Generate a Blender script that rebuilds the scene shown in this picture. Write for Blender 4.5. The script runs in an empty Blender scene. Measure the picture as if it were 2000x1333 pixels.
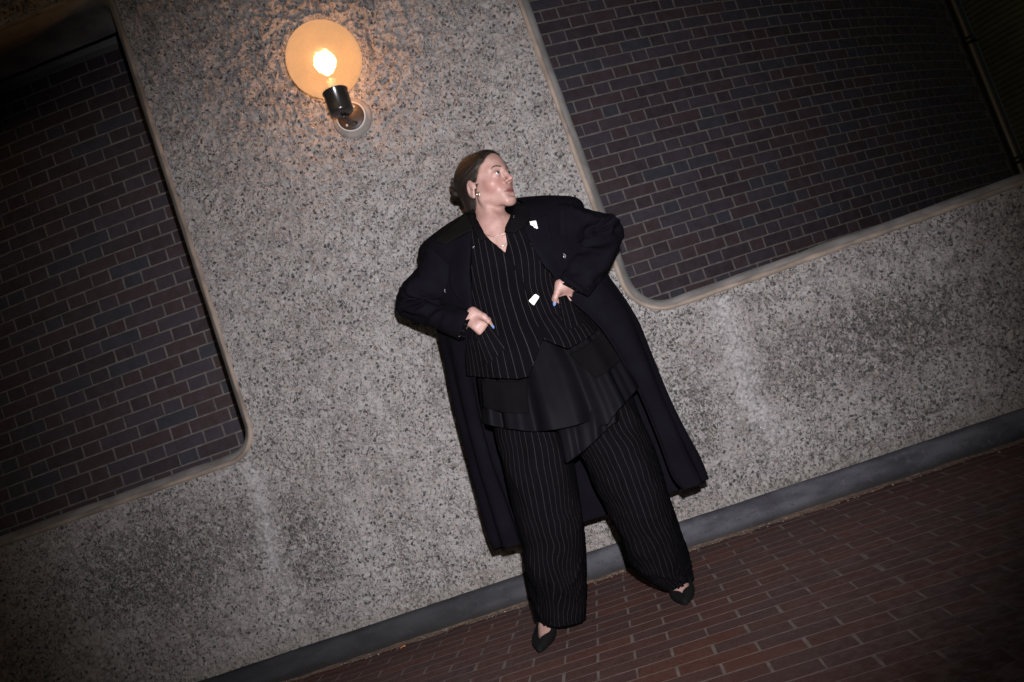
import bpy, math, random
import numpy as np
from mathutils import Vector, Matrix
from mathutils.bvhtree import BVHTree

random.seed(7); RNG = np.random.default_rng(7)
S = bpy.context.scene
COL = S.collection

# ------------------------------------------------------------------ camera
PW, PH = 2000.0, 1333.0
F_PX, YAW, PITCH, ROLL, CAM_H, CAM_D = 1561.925, 0.0795385, 0.0721623, 0.3364713, 0.834446, 3.519793
def cam_axes():
    cy, sy, cp, sp = math.cos(YAW), math.sin(YAW), math.cos(PITCH), math.sin(PITCH)
    f = np.array([-sy*cp, cy*cp, sp]); r = np.array([cy, sy, 0.0]); u = np.cross(r, f)
    c, s = math.cos(ROLL), math.sin(ROLL)
    return c*r - s*u, s*r + c*u, f
CR, CU, CF = cam_axes()
CO = np.array([0.0, -CAM_D, CAM_H])
cam_data = bpy.data.cameras.new("camera"); cam = bpy.data.objects.new("camera", cam_data); COL.objects.link(cam)
cam_data.sensor_width = 36.0; cam_data.lens = F_PX/PW*36.0; cam_data.clip_start = 0.05; cam_data.clip_end = 200.0
M = Matrix.Identity(4)
for i in range(3):
    M[i][0], M[i][1], M[i][2], M[i][3] = CR[i], CU[i], -CF[i], CO[i]
cam.matrix_world = M
S.camera = cam

# ------------------------------------------------------------------ night sky, flash, exposure
world = bpy.data.worlds.new("World"); S.world = world; world.use_nodes = True
wn = world.node_tree; wn.nodes.clear()
sky = wn.nodes.new("ShaderNodeTexSky"); sky.sky_type = 'NISHITA'; sky.sun_disc = False
sky.sun_elevation = math.radians(9.0); sky.sun_rotation = math.radians(200.0)
bg = wn.nodes.new("ShaderNodeBackground"); bg.inputs['Strength'].default_value = 0.014
wo = wn.nodes.new("ShaderNodeOutputWorld")
wn.links.new(sky.outputs[0], bg.inputs[0]); wn.links.new(bg.outputs[0], wo.inputs[0])

# the flash that lit the photograph, on top of the camera
fl = bpy.data.lights.new("camera_flash", 'SPOT'); fl.energy = 850.0; fl.color = (1.0, 0.965, 0.985)
fl.spot_size = math.radians(74.0); fl.spot_blend = 1.0; fl.shadow_soft_size = 0.018
flo = bpy.data.objects.new("camera_flash", fl); COL.objects.link(flo)
FP = CO + CU*0.20 + CR*0.035 + CF*0.02
FT = CO + (CF*3.3 + CR*0.02 + CU*0.04)
flo.location = FP
flo.rotation_euler = Vector(FT-FP).to_track_quat('-Z', 'Y').to_euler()

S.view_settings.view_transform = 'Standard'; S.view_settings.look = 'None'
S.view_settings.exposure = 0.0; S.view_settings.gamma = 1.0; S.view_settings.use_curve_mapping = False
S.cycles.use_denoising = True
S.cycles.max_bounces = 6; S.cycles.transparent_max_bounces = 12
S.cycles.sample_clamp_indirect = 4.0
S.cycles.caustics_reflective = False; S.cycles.caustics_refractive = False

# ------------------------------------------------------------------ helpers
def ray(u, v):
    return CF + ((u-PW/2)/F_PX)*CR - ((v-PH/2)/F_PX)*CU
def W(u, v, y):                                   # point of the picture at world depth y
    d = ray(u, v); t = (y-CO[1])/d[1]
    return CO + t*d
def G(u, v, z=0.0):
    d = ray(u, v); t = (z-CO[2])/d[2]
    return CO + t*d
def project(P):
    q = np.asarray(P, float)-CO; z = q@CF
    return PW/2+F_PX*(q@CR)/z, PH/2-F_PX*(q@CU)/z, z

def tag(o, label=None, cat=None, group=None, kind=None):
    if label: o['label'] = label
    if cat: o['category'] = cat
    if group: o['group'] = group
    if kind: o['kind'] = kind
    return o
def link(name, me, mat=None, parent=None, smooth=False):
    if mat is not None and len(me.materials) == 0:
        for m in (mat if isinstance(mat, (list, tuple)) else [mat]): me.materials.append(m)
    if smooth and len(me.polygons):
        me.polygons.foreach_set('use_smooth', np.ones(len(me.polygons), bool))
    o = bpy.data.objects.new(name, me); COL.objects.link(o)
    if parent is not None: o.parent = parent
    return o
def mesh(name, V, Fc, uv=None):
    """V (n,3); Fc an (m,4)/(m,3) array or a list of such arrays."""
    V = np.asarray(V, np.float32)
    fl_ = Fc if isinstance(Fc, list) and isinstance(Fc[0], np.ndarray) else [Fc]
    fl_ = [np.asarray(f, np.int32) for f in fl_ if len(f)]
    loops = np.concatenate([f.ravel() for f in fl_]); tot = np.concatenate([np.full(len(f), f.shape[1], np.int32) for f in fl_])
    me = bpy.data.meshes.new(name)
    me.vertices.add(len(V)); me.vertices.foreach_set('co', V.ravel())
    me.loops.add(len(loops)); me.loops.foreach_set('vertex_index', loops)
    me.polygons.add(len(tot)); st = np.zeros(len(tot), np.int32); st[1:] = np.cumsum(tot)[:-1]
    me.polygons.foreach_set('loop_start', st); me.polygons.foreach_set('loop_total', tot)
    if uv is not None:
        ul = me.uv_layers.new(name='UVMap'); ul.data.foreach_set('uv', np.asarray(uv, np.float32)[loops].ravel())
    me.polygons.foreach_set('use_smooth', np.zeros(len(tot), bool))
    me.update(calc_edges=True); me.validate()
    return me
def fattr(me, name, vals):
    a = me.attributes.new(name, 'FLOAT', 'POINT'); a.data.foreach_set('value', np.asarray(vals, np.float32))

_H = np.random.default_rng(11).random(65536).astype(np.float32)
def _h(ix, iy, iz, seed):
    return _H[(ix*7919 + iy*15731 + iz*20887 + seed*4241 + ((ix*iy) ^ iz)*31) & 65535]
def vnoise(x, y, z, seed=0):
    x = np.asarray(x, float); y = np.asarray(y, float)+0*x; z = np.asarray(z, float)+0*x
    ix, iy, iz = np.floor(x).astype(np.int64), np.floor(y).astype(np.int64), np.floor(z).astype(np.int64)
    fx, fy, fz = x-ix, y-iy, z-iz
    fx, fy, fz = [f*f*(3-2*f) for f in (fx, fy, fz)]
    r = 0
    for a in (0, 1):
        for b in (0, 1):
            for c in (0, 1):
                r = r + _h(ix+a, iy+b, iz+c, seed)*(fx if a else 1-fx)*(fy if b else 1-fy)*(fz if c else 1-fz)
    return r*2-1
def fbm(x, y, z, oct=3, seed=0):
    r = 0; a = 1.0; s = 1.0
    for i in range(oct):
        r = r + a*vnoise(x*s, y*s, z*s, seed+i*13); a *= .5; s *= 2.03
    return r
def smooth(a, b, x):
    t = np.clip((x-a)/(b-a), 0, 1); return t*t*(3-2*t)

# ------------------------------------------------------------------ materials
class NT:
    def __init__(s, name):
        s.m = bpy.data.materials.new(name); s.m.use_nodes = True; s.t = s.m.node_tree; s.t.nodes.clear()
        s.out = s.n('ShaderNodeOutputMaterial'); s.b = s.n('ShaderNodeBsdfPrincipled'); s.l(s.b.outputs[0], s.out.inputs[0])
    def n(s, typ, **kw):
        x = s.t.nodes.new(typ)
        for k, v in kw.items(): setattr(x, k, v)
        return x
    def l(s, a, b): s.t.links.new(a, b)
    def put(s, sock, v):
        if isinstance(v, bpy.types.NodeSocket): s.l(v, sock)
        elif isinstance(v, (tuple, list)) and len(v) == 3 and sock.type == 'RGBA': sock.default_value = (*v, 1)
        else: sock.default_value = v
    def coord(s, kind='Object'):
        return s.n('ShaderNodeTexCoord').outputs[kind]
    def map(s, vec, scale=(1, 1, 1), loc=(0, 0, 0), rot=(0, 0, 0)):
        m = s.n('ShaderNodeMapping'); s.l(vec, m.inputs[0]); m.inputs['Scale'].default_value = scale
        m.inputs['Location'].default_value = loc; m.inputs['Rotation'].default_value = rot
        return m.outputs[0]
    def noise(s, vec, scale, detail=3, rough=.55, dist=0.0):
        x = s.n('ShaderNodeTexNoise'); s.l(vec, x.inputs['Vector']); x.inputs['Scale'].default_value = scale
        x.inputs['Detail'].default_value = detail; x.inputs['Roughness'].default_value = rough; x.inputs['Distortion'].default_value = dist
        return x.outputs[0]
    def voro(s, vec, scale, feature='F1', rnd=1.0):
        x = s.n('ShaderNodeTexVoronoi'); x.feature = feature; s.l(vec, x.inputs['Vector']); x.inputs['Scale'].default_value = scale
        x.inputs['Randomness'].default_value = rnd
        return x
    def math(s, op, a, b=0.0, c=None, clamp=False):
        x = s.n('ShaderNodeMath', operation=op, use_clamp=clamp); s.put(x.inputs[0], a); s.put(x.inputs[1], b)
        if c is not None: s.put(x.inputs[2], c)
        return x.outputs[0]
    def ramp(s, v, a, b, lo=0.0, hi=1.0):
        x = s.n('ShaderNodeMapRange', interpolation_type='SMOOTHSTEP'); s.put(x.inputs[0], v)
        x.inputs[1].default_value = a; x.inputs[2].default_value = b; x.inputs[3].default_value = lo; x.inputs[4].default_value = hi
        return x.outputs[0]
    def mix(s, f, a, b, mode='MIX'):
        x = s.n('ShaderNodeMix', data_type='RGBA', blend_type=mode); s.put(x.inputs['Factor'], f)
        s.put(x.inputs[6], a); s.put(x.inputs[7], b)
        return x.outputs[2]
    def bump(s, h, strength=.5, dist=.002, nrm=None):
        x = s.n('ShaderNodeBump'); s.l(h, x.inputs['Height']); x.inputs['Strength'].default_value = strength; x.inputs['Distance'].default_value = dist
        if nrm is not None: s.l(nrm, x.inputs['Normal'])
        return x.outputs[0]
    def set(s, **kw):
        for k, v in kw.items(): s.put(s.b.inputs[k.replace('_', ' ')], v)
        return s.m
    def rand(s):                                   # one value per brick, singly or in a joined mesh
        a = s.n('ShaderNodeObjectInfo').outputs['Random']; g = s.n('ShaderNodeNewGeometry').outputs['Random Per Island']
        return s.math('FRACT', s.math('ADD', a, g))

def m_concrete():
    s = NT('exposed_aggregate'); P = s.coord()
    warp = s.n('ShaderNodeVectorMath', operation='ADD'); s.l(P, warp.inputs[0])
    nz = s.n('ShaderNodeTexNoise'); s.l(P, nz.inputs['Vector']); nz.inputs['Scale'].default_value = 55.0
    sc = s.n('ShaderNodeVectorMath', operation='SCALE'); s.l(nz.outputs['Color'], sc.inputs[0]); sc.inputs['Scale'].default_value = 0.018
    s.l(sc.outputs[0], warp.inputs[1]); Q = warp.outputs[0]
    base = s.mix(s.ramp(s.noise(P, 2.2, 4), .35, .65), (.300, .278, .272), (.372, .358, .354))
    base = s.mix(s.ramp(s.noise(P, 34, 3, .7), .52, .72, 0, .55), base, (.355, .285, .248))        # tan sand in the paste
    base = s.mix(s.ramp(s.noise(P, 70, 2), .40, .70, 0, .45), base, (.43, .42, .42))
    X = s.n('ShaderNodeSeparateXYZ'); s.l(P, X.inputs[0])
    grime = None
    for x0, z0, rx, rz in ((-2.15, .66, .80, .28), (1.15, .58, .75, .22), (-1.45, .55, .22, .28), (.36, .55, .14, .25)):
        ex = s.math('POWER', s.math('DIVIDE', s.math('SUBTRACT', X.outputs[0], x0), rx), 2.0)
        ez = s.math('POWER', s.math('DIVIDE', s.math('SUBTRACT', X.outputs[2], z0), rz), 2.0)
        k = s.ramp(s.math('ADD', ex, ez), 0, 1, 1, 0); grime = k if grime is None else s.math('MAXIMUM', grime, k)
    v1 = s.voro(Q, 58); r1 = s.n('ShaderNodeSeparateColor'); s.l(v1.outputs['Color'], r1.inputs[0])
    dens = s.ramp(s.noise(P, 1.7, 3), .35, .68, .90, .78)                                        # patches with more dark stone
    chip = s.math('MULTIPLY', s.math('GREATER_THAN', r1.outputs[0], dens), s.ramp(v1.outputs['Distance'], .34, .50, 1, 0))
    ccol = s.mix(r1.outputs[1], (.022, .024, .031), (.085, .082, .086))
    fl1 = s.noise(s.map(Q, (1, 1, .8), rot=(0, .6, 0)), 94, 2, .6, .4); fl2 = s.noise(s.map(Q, (1, 1, .55), rot=(0, -.7, 0), loc=(3, 1, 2)), 134, 2, .6, .4)
    sh = s.math('SUBTRACT', s.ramp(s.noise(P, 2.6, 3), .3, .7, .03, -.015), s.math('MULTIPLY', grime, .045))
    dark = s.math('MAXIMUM', s.ramp(s.math('SUBTRACT', fl1, sh), .590, .625), s.ramp(s.math('SUBTRACT', fl2, sh), .600, .635))
    dcol = s.mix(s.noise(P, 60, 1), (.028, .028, .034), (.105, .096, .096))
    col = s.mix(s.math('MULTIPLY', dark, .94), base, dcol)
    col = s.mix(s.math('MULTIPLY', s.ramp(fl2, .40, .33), .30), col, (.50, .49, .495))
    col = s.mix(s.math('MULTIPLY', s.ramp(s.noise(Q, 48, 3, .7, .6), .60, .68), .55), col, (.33, .225, .165))
    col = s.mix(s.math('MULTIPLY', chip, .95), col, ccol); chip = s.math('MAXIMUM', chip, dark)
    v2 = s.voro(Q, 150); r2 = s.n('ShaderNodeSeparateColor'); s.l(v2.outputs['Color'], r2.inputs[0])
    spark = s.math('MULTIPLY', s.math('GREATER_THAN', r2.outputs[2], .988), s.ramp(v2.outputs['Distance'], .2, .4, 1, 0))
    col = s.mix(spark, col, (.72, .70, .70))
    cr = s.noise(Q, 62, 4, .72); crk = s.math('ABSOLUTE', s.math('SUBTRACT', s.math('MULTIPLY', cr, 2.0), 1.0))          # crinkled broken face
    cr2 = s.math('ABSOLUTE', s.math('SUBTRACT', s.math('MULTIPLY', s.noise(s.map(Q, (1, 1, 1.2), loc=(5, 2, 7)), 105, 3, .7), 2.0), 1.0))
    pit = s.math('MULTIPLY', s.ramp(crk, .10, .02), s.ramp(s.noise(P, 14, 2), .40, .62))
    col = s.mix(s.math('MULTIPLY', pit, .75), col, (.075, .066, .063))
    rust = s.math('MULTIPLY', s.math('GREATER_THAN', r1.outputs[2], .988), s.ramp(v1.outputs['Distance'], .25, .42, 1, 0))
    col = s.mix(s.math('MULTIPLY', rust, .6), col, (.34, .19, .10))
    # lime streaks run down from the corners of the openings, damp grime lies beside them
    wob = s.math('MULTIPLY', s.math('SUBTRACT', s.noise(s.map(P, (2, 1, 5)), 1.0, 3), .5), .22)
    streak = None
    for x0, w0, zt, zb in ((-1.60, .075, .985, .22), (.63, .105, .975, .10)):
        dx = s.math('ABSOLUTE', s.math('SUBTRACT', s.math('ADD', X.outputs[0], wob), x0))
        k = s.math('MULTIPLY', s.ramp(dx, 0.0, w0, 1, 0), s.math('MULTIPLY', s.ramp(X.outputs[2], zt-.02, zt, 1, 0), s.ramp(X.outputs[2], zb, zb+.35, 0, 1)))
        streak = k if streak is None else s.math('MAXIMUM', streak, k)
    streak = s.math('MULTIPLY', streak, s.ramp(s.noise(P, 60, 3), .30, .52))
    col = s.mix(s.math('MULTIPLY', streak, .52), col, (.56, .55, .575))
    gn = s.ramp(s.noise(Q, 26, 4, .7), .47, .57)
    col = s.mix(s.math('MULTIPLY', s.math('MULTIPLY', grime, gn), .42), col, (.050, .046, .042))
    col = s.mix(s.ramp(X.outputs[2], .11, .22, .35, 0), col, (.22, .19, .16))                     # dust above the kerb
    h = s.math('ADD', s.math('MULTIPLY', s.noise(P, 120, 4, .65), .8), s.math('MULTIPLY', s.math('SUBTRACT', 1.0, chip), .55))
    h = s.math('ADD', h, s.math('MULTIPLY', s.noise(P, 300, 2), .25)); h = s.math('ADD', h, s.math('ADD', s.math('MULTIPLY', crk, 1.5), s.math('MULTIPLY', cr2, .8)))
    return s.set(Base_Color=col, Roughness=s.ramp(s.noise(P, 90), .3, .7, .62, .95), Normal=s.bump(h, 1.0, .0075))

def m_plain(name, c, rough=.6, var=.15, scale=6, bump=.0, bscale=60, metal=0.0, spec=.5):
    s = NT(name); P = s.coord()
    n = s.noise(P, scale, 4)
    col = s.mix(s.ramp(n, .3, .7), tuple(x*(1-var) for x in c), tuple(min(1, x*(1+var)) for x in c))
    kw = dict(Base_Color=col, Roughness=rough, Metallic=metal)
    kw['Specular_IOR_Level'] = spec
    if bump: kw['Normal'] = s.bump(s.noise(P, bscale, 4), .5, bump)
    return s.set(**kw)

def m_brick(name, cols, mortar=False, tint=.4, rough=(.5, .8)):
    s = NT(name); P = s.coord(); r = s.rand()
    c = s.mix(s.ramp(r, .15, .35), cols[0], cols[1]); c = s.mix(s.ramp(r, .5, .62), c, cols[2]); c = s.mix(s.ramp(r, .86, .9), c, cols[3])
    off = s.n('ShaderNodeVectorMath', operation='ADD'); s.l(P, off.inputs[0])
    k = s.n('ShaderNodeCombineXYZ'); s.l(s.math('MULTIPLY', r, 37.0), k.inputs[0]); s.l(s.math('MULTIPLY', r, 91.0), k.inputs[2]); s.l(k.outputs[0], off.inputs[1])
    Q = off.outputs[0]
    n = s.noise(Q, 14, 4, .65)
    c = s.mix(s.ramp(n, .35, .7, 0, tint), c, tuple(x*1.9 for x in cols[1]))
    c = s.mix(s.ramp(s.noise(Q, 90, 3, .7), .56, .68, 0, .6), c, tuple(x*.45 for x in cols[0]))
    c = s.mix(s.ramp(s.noise(Q, 160, 2), .66, .72, 0, .45), c, tuple(min(1, x*3.2) for x in cols[1]))
    return s.set(Base_Color=c, Specular_IOR_Level=.18, Roughness=s.ramp(s.noise(Q, 30, 3), .35, .65, *rough), Normal=s.bump(s.noise(Q, 110, 4, .7), .6, .0016))

def m_cloth(name, c, rough=.85, stripe=None, sheen=.25, weave=900, spec=.25, satin=False, c2=None):
    s = NT(name); U = s.coord('UV'); P = s.coord('Generated'); O = s.coord('Object')
    n = s.noise(O, 9, 4)
    col = s.mix(s.ramp(n, .3, .75), c, c2 or tuple(x*1.35 for x in c))
    if stripe:
        period, width, sc = stripe
        X = s.n('ShaderNodeSeparateXYZ'); s.l(U, X.inputs[0])
        f = s.math('ABSOLUTE', s.math('SUBTRACT', s.math('FRACT', s.math('DIVIDE', X.outputs[0], period)), .5))
        line = s.ramp(f, width/period*.5, width/period*.75, 1, 0)
        dots = s.ramp(s.noise(s.map(U, (60, 260, 1)), 1.0, 2), .25, .55, .55, 1)
        col = s.mix(s.math('MULTIPLY', line, dots), col, sc)
    tw = s.noise(s.map(U, (1, 1, 1)), weave, 2, .6)
    fuzz = s.noise(O, 500, 2)
    kw = dict(Base_Color=col, Roughness=rough, Normal=s.bump(s.math('ADD', tw, fuzz), .35, .0008))
    kw['Specular_IOR_Level'] = spec
    if not satin: kw['Sheen_Weight'] = sheen; kw['Sheen_Roughness'] = .5; kw['Sheen_Tint'] = (.55, .5, .75)
    return s.set(**kw)

M_CONC = m_concrete()
M_BEAD = m_plain('bead_concrete', (.170, .138, .114), .8, .35, 7, .0015, 130)
M_SPLAY = m_plain('smooth_concrete', (.155, .149, .145), .82, .32, 6, .0012, 110)
def m_kerb():
    s = NT('kerb_render'); P = s.coord(); X = s.n('ShaderNodeSeparateXYZ'); s.l(P, X.inputs[0])
    c = s.mix(s.ramp(s.noise(s.map(P, (1, 1, 3)), 5, 4), .3, .7), (.030, .030, .037), (.066, .067, .079))
    c = s.mix(s.ramp(s.noise(P, 40, 4, .7), .55, .72, 0, .6), c, (.085, .084, .092)); c = s.mix(s.ramp(s.noise(P, 70, 3), .62, .7, 0, .6), c, (.018, .018, .021))
    dark_left = s.math('MULTIPLY', s.ramp(s.math('ADD', X.outputs[0], s.math('MULTIPLY', s.noise(P, 2.0, 3), .8)), .35, -.75), .68)   # kerb colour darkens towards the left, edge broken by noise
    c = s.mix(dark_left, c, (.014, .014, .015)); c = s.mix(s.ramp(X.outputs[2], .045, .008, 0, .75), c, (.014, .013, .012))
    h = s.math('ADD', s.noise(P, 90, 4), s.math('MULTIPLY', s.noise(P, 14, 3), 1.5))
    return s.set(Base_Color=c, Roughness=.7, Specular_IOR_Level=.12, Normal=s.bump(h, .5, .0022))
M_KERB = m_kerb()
M_BEAM = m_plain('beam_concrete', (.120, .122, .120), .9, .25, 3, .002, 80)
M_MORTAR = m_plain('mortar', (.096, .087, .084), .9, .25, 20, .0012, 240)
M_GROUT = m_plain('paving_mortar', (.098, .076, .066), .9, .25, 22, .0012, 240)
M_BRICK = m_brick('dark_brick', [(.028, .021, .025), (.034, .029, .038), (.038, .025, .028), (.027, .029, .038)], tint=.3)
M_PAVER = m_brick('red_paver', [(.064, .031, .026), (.060, .032, .028), (.055, .032, .030), (.074, .033, .026)], tint=.12, rough=(.45, .75))

# ------------------------------------------------------------------ concrete wall with two rounded openings
OPEN = [dict(x0=-7.0, x1=-1.533, z0=.988, z1=3.345, r=.15, rt=.12), dict(x0=.253, x1=7.0, z0=.988, z1=4.6, r=.19, rt=.2)]
WALL_T = .30
def rr_sdf(o, x, z, inset=0.0):
    cx, cz = (o['x0']+o['x1'])/2, (o['z0']+o['z1'])/2; hx, hz = (o['x1']-o['x0'])/2-inset, (o['z1']-o['z0'])/2-inset
    r = np.where(z < cz, o['r'], o['rt'])-inset
    qx, qz = np.abs(x-cx)-hx+r, np.abs(z-cz)-hz+r
    return np.minimum(np.maximum(qx, qz), 0)+np.hypot(np.maximum(qx, 0), np.maximum(qz, 0))-r
def wall_sheet(xs, zs, y0, relief, flip=False, inset=0.0):
    X, Z_ = np.meshgrid(xs, zs, indexing='ij'); n, m = X.shape
    sd = np.minimum(rr_sdf(OPEN[0], X, Z_, inset), rr_sdf(OPEN[1], X, Z_, inset))
    ok = (sd[:-1, :-1] > 0).astype(int)+(sd[1:, :-1] > 0)+(sd[:-1, 1:] > 0)+(sd[1:, 1:] > 0)
    I, J = np.nonzero(ok >= 2)
    idx = lambda a, b: a*m+b
    Q = np.stack([idx(I, J), idx(I+1, J), idx(I+1, J+1), idx(I, J+1)], 1)
    e = 1e-4
    for _ in range(3):                                              # pull the rim onto the outline
        s0 = np.minimum(rr_sdf(OPEN[0], X, Z_, inset), rr_sdf(OPEN[1], X, Z_, inset))
        gx = (np.minimum(rr_sdf(OPEN[0], X+e, Z_, inset), rr_sdf(OPEN[1], X+e, Z_, inset))-s0)/e
        gz = (np.minimum(rr_sdf(OPEN[0], X, Z_+e, inset), rr_sdf(OPEN[1], X, Z_+e, inset))-s0)/e
        k = s0 < 0
        X = X-np.where(k, s0*gx, 0); Z_ = Z_-np.where(k, s0*gz, 0)
    sd = np.maximum(np.minimum(rr_sdf(OPEN[0], X, Z_), rr_sdf(OPEN[1], X, Z_)), 0)
    Y_ = np.full_like(X, y0)
    if relief:
        a = smooth(.0, .055, sd)*smooth(.10, .2, Z_)*smooth(.088, .13, np.hypot(X+.635, Z_-2.30))
        wx = X+.012*vnoise(X*22, Z_*22, X*0+.5, 77); wz = Z_+.012*vnoise(X*22, Z_*22, X*0+8.5, 78)
        d = .0055*fbm(wx*17, wz*19, X*0+3.3, 2, 5)+.0100*(.40-np.abs(vnoise(wx*34, wz*40, X*0+1.7, 9)))*2+.0075*vnoise(wx*72, wz*80, X*0, 21)
        up = smooth(2.15, 2.9, Z_); d = d*(1+1.3*up)+up*.010*fbm(wx*11, wz*13, X*0+9.3, 2, 55)
        Y_ = Y_-a*d
    used, inv = np.unique(Q, return_inverse=True)
    V = np.stack([X.ravel(), Y_.ravel(), Z_.ravel()], 1)[used]; Q = inv.reshape(Q.shape)
    return V, (Q[:, ::-1] if flip else Q)
def spaced(a, fa, fb, b, h, H):
    return np.concatenate([np.arange(a, fa, H), np.arange(fa, fb, h), np.arange(fb, b+H, H)])
V, Q = wall_sheet(spaced(-6.4, -3.25, 2.95, 6.4, .0066, .05), spaced(.02, .1, 3.62, 4.9, .0066, .05), 0.0, True)
V2, Q2 = wall_sheet(np.arange(-6.4, 6.45, .05), np.arange(.02, 4.95, .05), WALL_T, False, True, .05)
n0 = len(V)
wall = link('concrete_wall', mesh('concrete_wall', np.concatenate([V, V2]), np.concatenate([Q, Q2+n0])), M_CONC, None, True)
tag(wall, 'rough exposed aggregate concrete wall with rounded window openings behind the woman', 'wall')

def outline(o):
    pts = []
    x0, x1, z0, z1 = o['x0'], o['x1'], o['z0'], o['z1']
    for cx, cz, r, a0 in ((x1-o['r'], z0+o['r'], o['r'], -90), (x1-o['rt'], z1-o['rt'], o['rt'], 0), (x0+o['rt'], z1-o['rt'], o['rt'], 90), (x0+o['r'], z0+o['r'], o['r'], 180)):
        for k in range(17):
            a = math.radians(a0+90*k/16); pts.append((cx+r*math.cos(a), cz+r*math.sin(a), math.cos(a), math.sin(a)))
    out = []
    for p, q in zip(pts, pts[1:]+pts[:1]):                          # long straights get cut up so that they can wander a little
        L = math.hypot(q[0]-p[0], q[1]-p[1]); n = max(1, int(L/.03))
        for k in range(n): out.append(tuple(p[i]+(q[i]-p[i])*k/n for i in range(4)))
    return np.array(out)
PROF = [(-.006, .004), (-.003, -.003), (.003, -.0085), (.010, -.0095), (.016, -.006), (.019, .000), (.024, .004), (.036, .020), (.048, .038), (.050, .06), (.050, WALL_T)]
for o in OPEN:
    L = outline(o); n = len(L); k = len(PROF)
    V = np.zeros((n, k, 3))
    for j, (ins, y) in enumerate(PROF):
        wob = .0022*vnoise(L[:, 0]*9, L[:, 1]*9, L[:, 0]*0+j*.35, 3)+.0012*vnoise(L[:, 0]*40, L[:, 1]*40, L[:, 0]*0+j*.8, 6)
        V[:, j, 0] = L[:, 0]-L[:, 2]*(ins+wob); V[:, j, 1] = y+wob*.6; V[:, j, 2] = L[:, 1]-L[:, 3]*(ins+wob)
    i = np.arange(n)[:, None]; j = np.arange(k-1)[None]
    Q = np.stack([i*k+j, i*k+j+1, ((i+1) % n)*k+j+1, ((i+1) % n)*k+j], -1)
    me = mesh('opening_trim', V.reshape(-1, 3), Q.reshape(-1, 4)); me.materials.append(M_BEAD); me.materials.append(M_SPLAY)
    me.polygons.foreach_set('material_index', np.broadcast_to((j >= 5).astype(np.int32), Q.shape[:2]).ravel().copy())
    link('opening_trim', me, None, wall, True)

# kerb along the foot of the wall
kp = [(-.034, -.012), (-.033, .02), (-.031, .08), (-.028, .098), (-.020, .108), (-.006, .113), (.01, .114)]
xs = np.arange(-6.4, 6.45, .04); V = np.zeros((len(xs), len(kp), 3))
for j, (y, z) in enumerate(kp):
    w = .0018*vnoise(xs*5, xs*0+j*.4, xs*0, 31)+.001*vnoise(xs*22, xs*0+j*.9, xs*0, 33)
    V[:, j] = np.stack([xs, y+w, z+w*(j > 2)], 1)
i = np.arange(len(xs)-1)[:, None]; j = np.arange(len(kp)-1)[None]; k = len(kp)
Q = np.stack([i*k+j, (i+1)*k+j, (i+1)*k+j+1, i*k+j+1], -1).reshape(-1, 4)
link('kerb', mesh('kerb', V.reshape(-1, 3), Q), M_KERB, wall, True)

# ------------------------------------------------------------------ bricks
def brick_geo(L, H, D, b=.003, jit=.0012):
    j = lambda: random.uniform(-jit, jit)
    l, h = L/2, H/2
    fr = [(-l+b+j(), 0, -h+b+j()), (l-b+j(), 0, -h+b+j()), (l-b+j(), 0, h-b+j()), (-l+b+j(), 0, h-b+j())]
    rg = [(-l+j(), b*1.2, -h+j()), (l+j(), b*1.2, -h+j()), (l+j(), b*1.2, h+j()), (-l+j(), b*1.2, h+j())]
    bk = [(p[0], D, p[2]) for p in rg]
    V = np.array(fr+rg+bk)
    Q = [(0, 1, 2, 3)]+[(4+i, 4+(i+1) % 4, (i+1) % 4, i) for i in range(4)]+[(8+i, 8+(i+1) % 4, 4+(i+1) % 4, 4+i) for i in range(4)]
    return V, np.array(Q)
AR, ACX, ACY = 8.8, -2.48, .754+8.8
def arc_pt(s, z, off=0.0):
    a = s/AR
    return np.array([ACX+(AR+off)*math.sin(a), ACY-(AR+off)*math.cos(a), z]), a
def seen_through(P):
    u, v, zc = project(P)
    d = P-CO; t = -CO[1]/d[1]; q = CO+t*d
    sd = min(float(rr_sdf(o, q[0], q[2], .03)) for o in OPEN)
    return sd < .05 and -40 < u < PW+40 and -40 < v < PH+40, zc
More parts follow.
